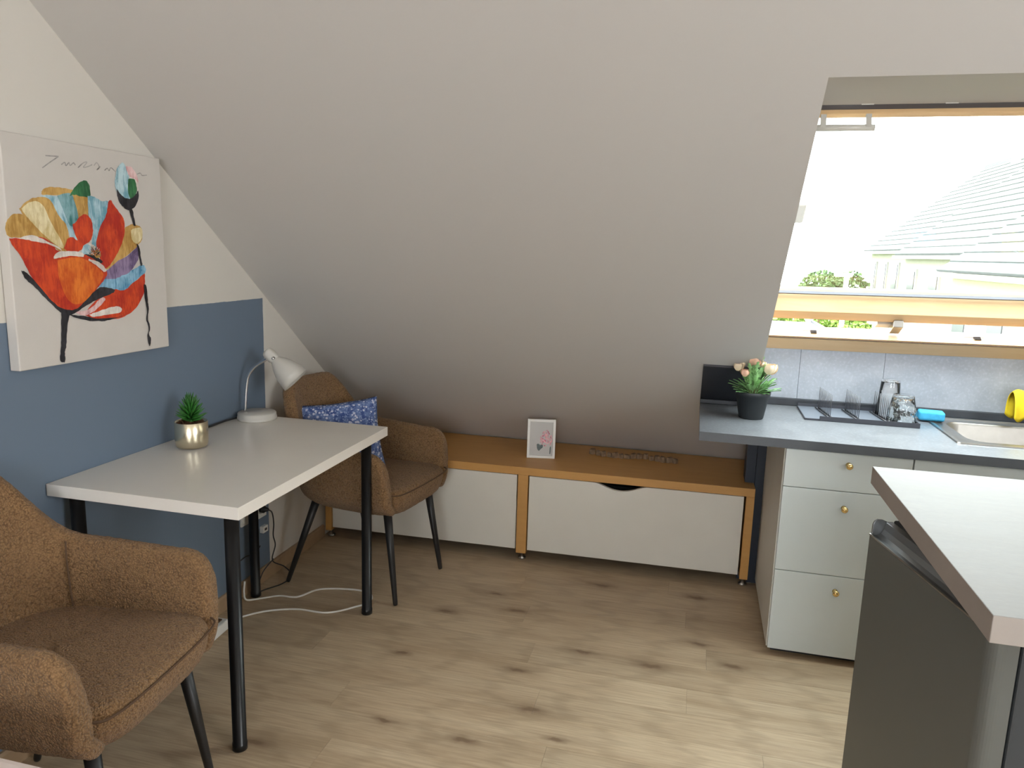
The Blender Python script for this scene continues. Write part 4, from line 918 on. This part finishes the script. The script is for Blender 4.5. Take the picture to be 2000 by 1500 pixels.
# ------------------------------------------------------------------ outdoors
GZ = -4.5
tag(box('ground', (-60, 6, GZ-0.3), (120, 180, GZ), M['grass']), kind='structure')
tag(box('street', (-10, 46, GZ+0.002), (60, 52, GZ+0.03), M['asphalt']), kind='structure')
def house(label, cx, y0, y1, eave, depth, rise, nwin, ang=0.0):
    h = tag(empty('row_house', (cx, y0, GZ), ang), label, 'house', 'row houses across the garden')
    e = eave-GZ; L = y1-y0
    box('wall', (0.25, 0.0, 0), (depth*2-0.25, L, e), M['render'], h)
    prism('gable', [(0.25, e), (depth*2-0.25, e), (depth, e+rise*0.93)], 'y', 0.02, L-0.02, M['render'], h)
    slope = math.hypot(depth, rise); n = 17; ex = slope/n
    for side in (0, 1):
        for k in range(n):
            a, b = k*ex, (k+1)*ex+0.06; b = min(b, slope+0.02); V = []
            for yy in (-0.25, L+0.25):
                for s_, o in ((a, 0.075), (b, 0.045), (b, 0.012), (a, 0.012)):
                    x = s_/slope*depth-o*rise/slope; z = e+s_/slope*rise+o*depth/slope
                    V.append((x if side == 0 else 2*depth-x, yy, z))
            V = [V[3], V[2], V[6], V[7], V[0], V[1], V[5], V[4]]
            link('tile_course', mesh(V, BF), M['tile'], h)
    box('gutter', (-0.10, -0.25, e-0.10), (0.02, L+0.25, e+0.0), M['flat_roof'], h)
    box('ridge_tiles', (depth-0.12, -0.25, e+rise-0.02), (depth+0.12, L+0.25, e+rise+0.10), M['tile'], h)
    for k in range(nwin):
        yy = L*(k+0.5)/nwin-0.45
        for z0 in (e-1.55, e-4.1):
            f = box('window', (0.19, yy, z0), (0.249, yy+0.9, z0+1.15), M['flat_roof'], h)
            box('pane', (0.17, yy+0.08, z0+0.08), (0.189, yy+0.82, z0+1.07), M['far_window'], f)
    return h
ha = house('far pale row house with a small chimney stack on its ridge', 8.30, 26.9, 34.0, 1.78, 4.2, 3.4, 4)
box('chimney', (3.8, 3.2, 1.6-GZ+2.2), (4.5, 3.8, 1.78-GZ+4.3), M['render'], ha)
house('middle pale row house with tiled roof beyond the raised sash', 7.75, 19.3, 26.2, 1.60, 4.3, 3.5, 3)
house('nearest pale row house at the right of the roof window', 6.95, 10.5, 18.6, 1.20, 4.4, 3.5, 4)
def blob(name, loc, r, mat, label, cat, group=None, seed=0, trunk=0):
    rq = random.Random(seed); root = tag(empty(name, loc), label, cat, group)
    V, Fc = [], []
    for k in range(520):
        a, b = rq.random()*2*PI, math.acos(1-2*rq.random()*0.96); q = rq.random()**0.25
        c = Vector((r[0]*q*math.sin(b)*math.cos(a), r[1]*q*math.sin(b)*math.sin(a), trunk+r[2]+r[2]*q*math.cos(b)))
        s = 0.09*min(r)*(0.7+0.8*rq.random()); base = len(V)
        for d in range(3):
            u = Vector((rq.gauss(0, 1), rq.gauss(0, 1), rq.gauss(0, 1))).normalized(); w = u.orthogonal().normalized()*s; t = u.cross(w)
            j = len(V); V += [c+w, c+t, c-w, c-t]; Fc.append((j, j+1, j+2, j+3))
    tag(link('foliage', mesh(V, Fc), mat, root), kind='stuff')
    V, Fc = lathe_vf([(0.10, 0), (0.07, trunk+r[2]*1.2)], 8); link('trunk', mesh(V, Fc), M['dark_oak'], root)
    return root
TREES = [((6.1, 29.5, GZ), (0.9, 0.9, 0.80), 3.9, 'low rounded tree left of the lamp post', 'hedge'), ((7.4, 31.8, GZ), (0.8, 0.9, 0.95), 3.6, 'dark bushy tree tight against the far house', 'hedge'), ((3.0, 36, GZ), (1.6, 1.3, 0.9), 2.4, 'small pale tree at the left of the roof window', 'hedge_light')]
for i, (loc, r, tr, lab, mt) in enumerate(TREES): blob('garden_tree', loc, r, M[mt], lab, 'tree', 'garden trees', i, tr)
SH = [((4.3, 27.0, GZ), (1.0, 0.9, 0.95), 2.7, 'bright green shrub at the far left under the sash'), ((6.4, 26.6, GZ), (0.95, 0.9, 0.90), 2.7, 'bright green shrub second from the left under the sash'), ((6.2, 23.0, GZ), (0.75, 0.75, 0.75), 2.6, 'yellowish shrub between flat roof and lamp post')]
for i, (loc, r, tr, lab) in enumerate(SH): blob('garden_shrub', loc, r, M['hedge_light'], lab, 'shrub', 'garden shrubs', 30+i, tr)
gr = tag(empty('garage', (2.2, 21.2, GZ)), 'flat roofed garage seen beneath the raised sash at the left', 'garage')
box('wall', (0.2, 0.2, 0), (2.8, 3.2, 3.8), M['render'], gr)
box('flat_roof', (0, 0, 3.8005), (3.0, 3.4, 3.96), M['flat_roof'], gr)
box('roof_edge', (2.93, -0.03, 3.9605), (3.03, 3.4, 4.02), M['upstand'], gr)
lp = tag(empty('lamp_post', (6.0, 24.4, GZ)), 'thin white street lamp post among the trees', 'street lamp')
V, Fc = lathe_vf([(0.10, 0), (0.07, 5.4)], 10); link('post', mesh(V, Fc), M['white_plastic'], lp)
box('lantern', (-0.35, -0.12, 5.401), (0.15, 0.12, 5.52), M['white_plastic'], lp, bevel=0.03)
car = tag(empty('car', (13.0, 57.0, GZ), 0.1), 'dark blue parked car seen under the raised sash', 'car')
prism('body', [(-2.1, 0.35), (2.1, 0.35), (2.15, 0.8), (1.3, 0.92), (0.75, 1.40), (-1.1, 1.42), (-1.9, 0.95), (-2.15, 0.85)], 'y', -0.85, 0.85, M['car'], car, bevel=0.06)
prism('side_window', [(-1.6, 0.95), (1.0, 0.95), (0.65, 1.32), (-1.0, 1.34)], 'y', -0.87, -0.851, M['far_window'], car)
for wx in (-1.35, 1.35):
    for wy in (-0.75, 0.75): lathe('wheel', [(0.0, -0.1), (0.33, -0.1), (0.33, 0.1), (0.0, 0.1)], M['black_plastic'], car, n=20, axis=(0, 1, 0), org=(wx, wy, 0.33))
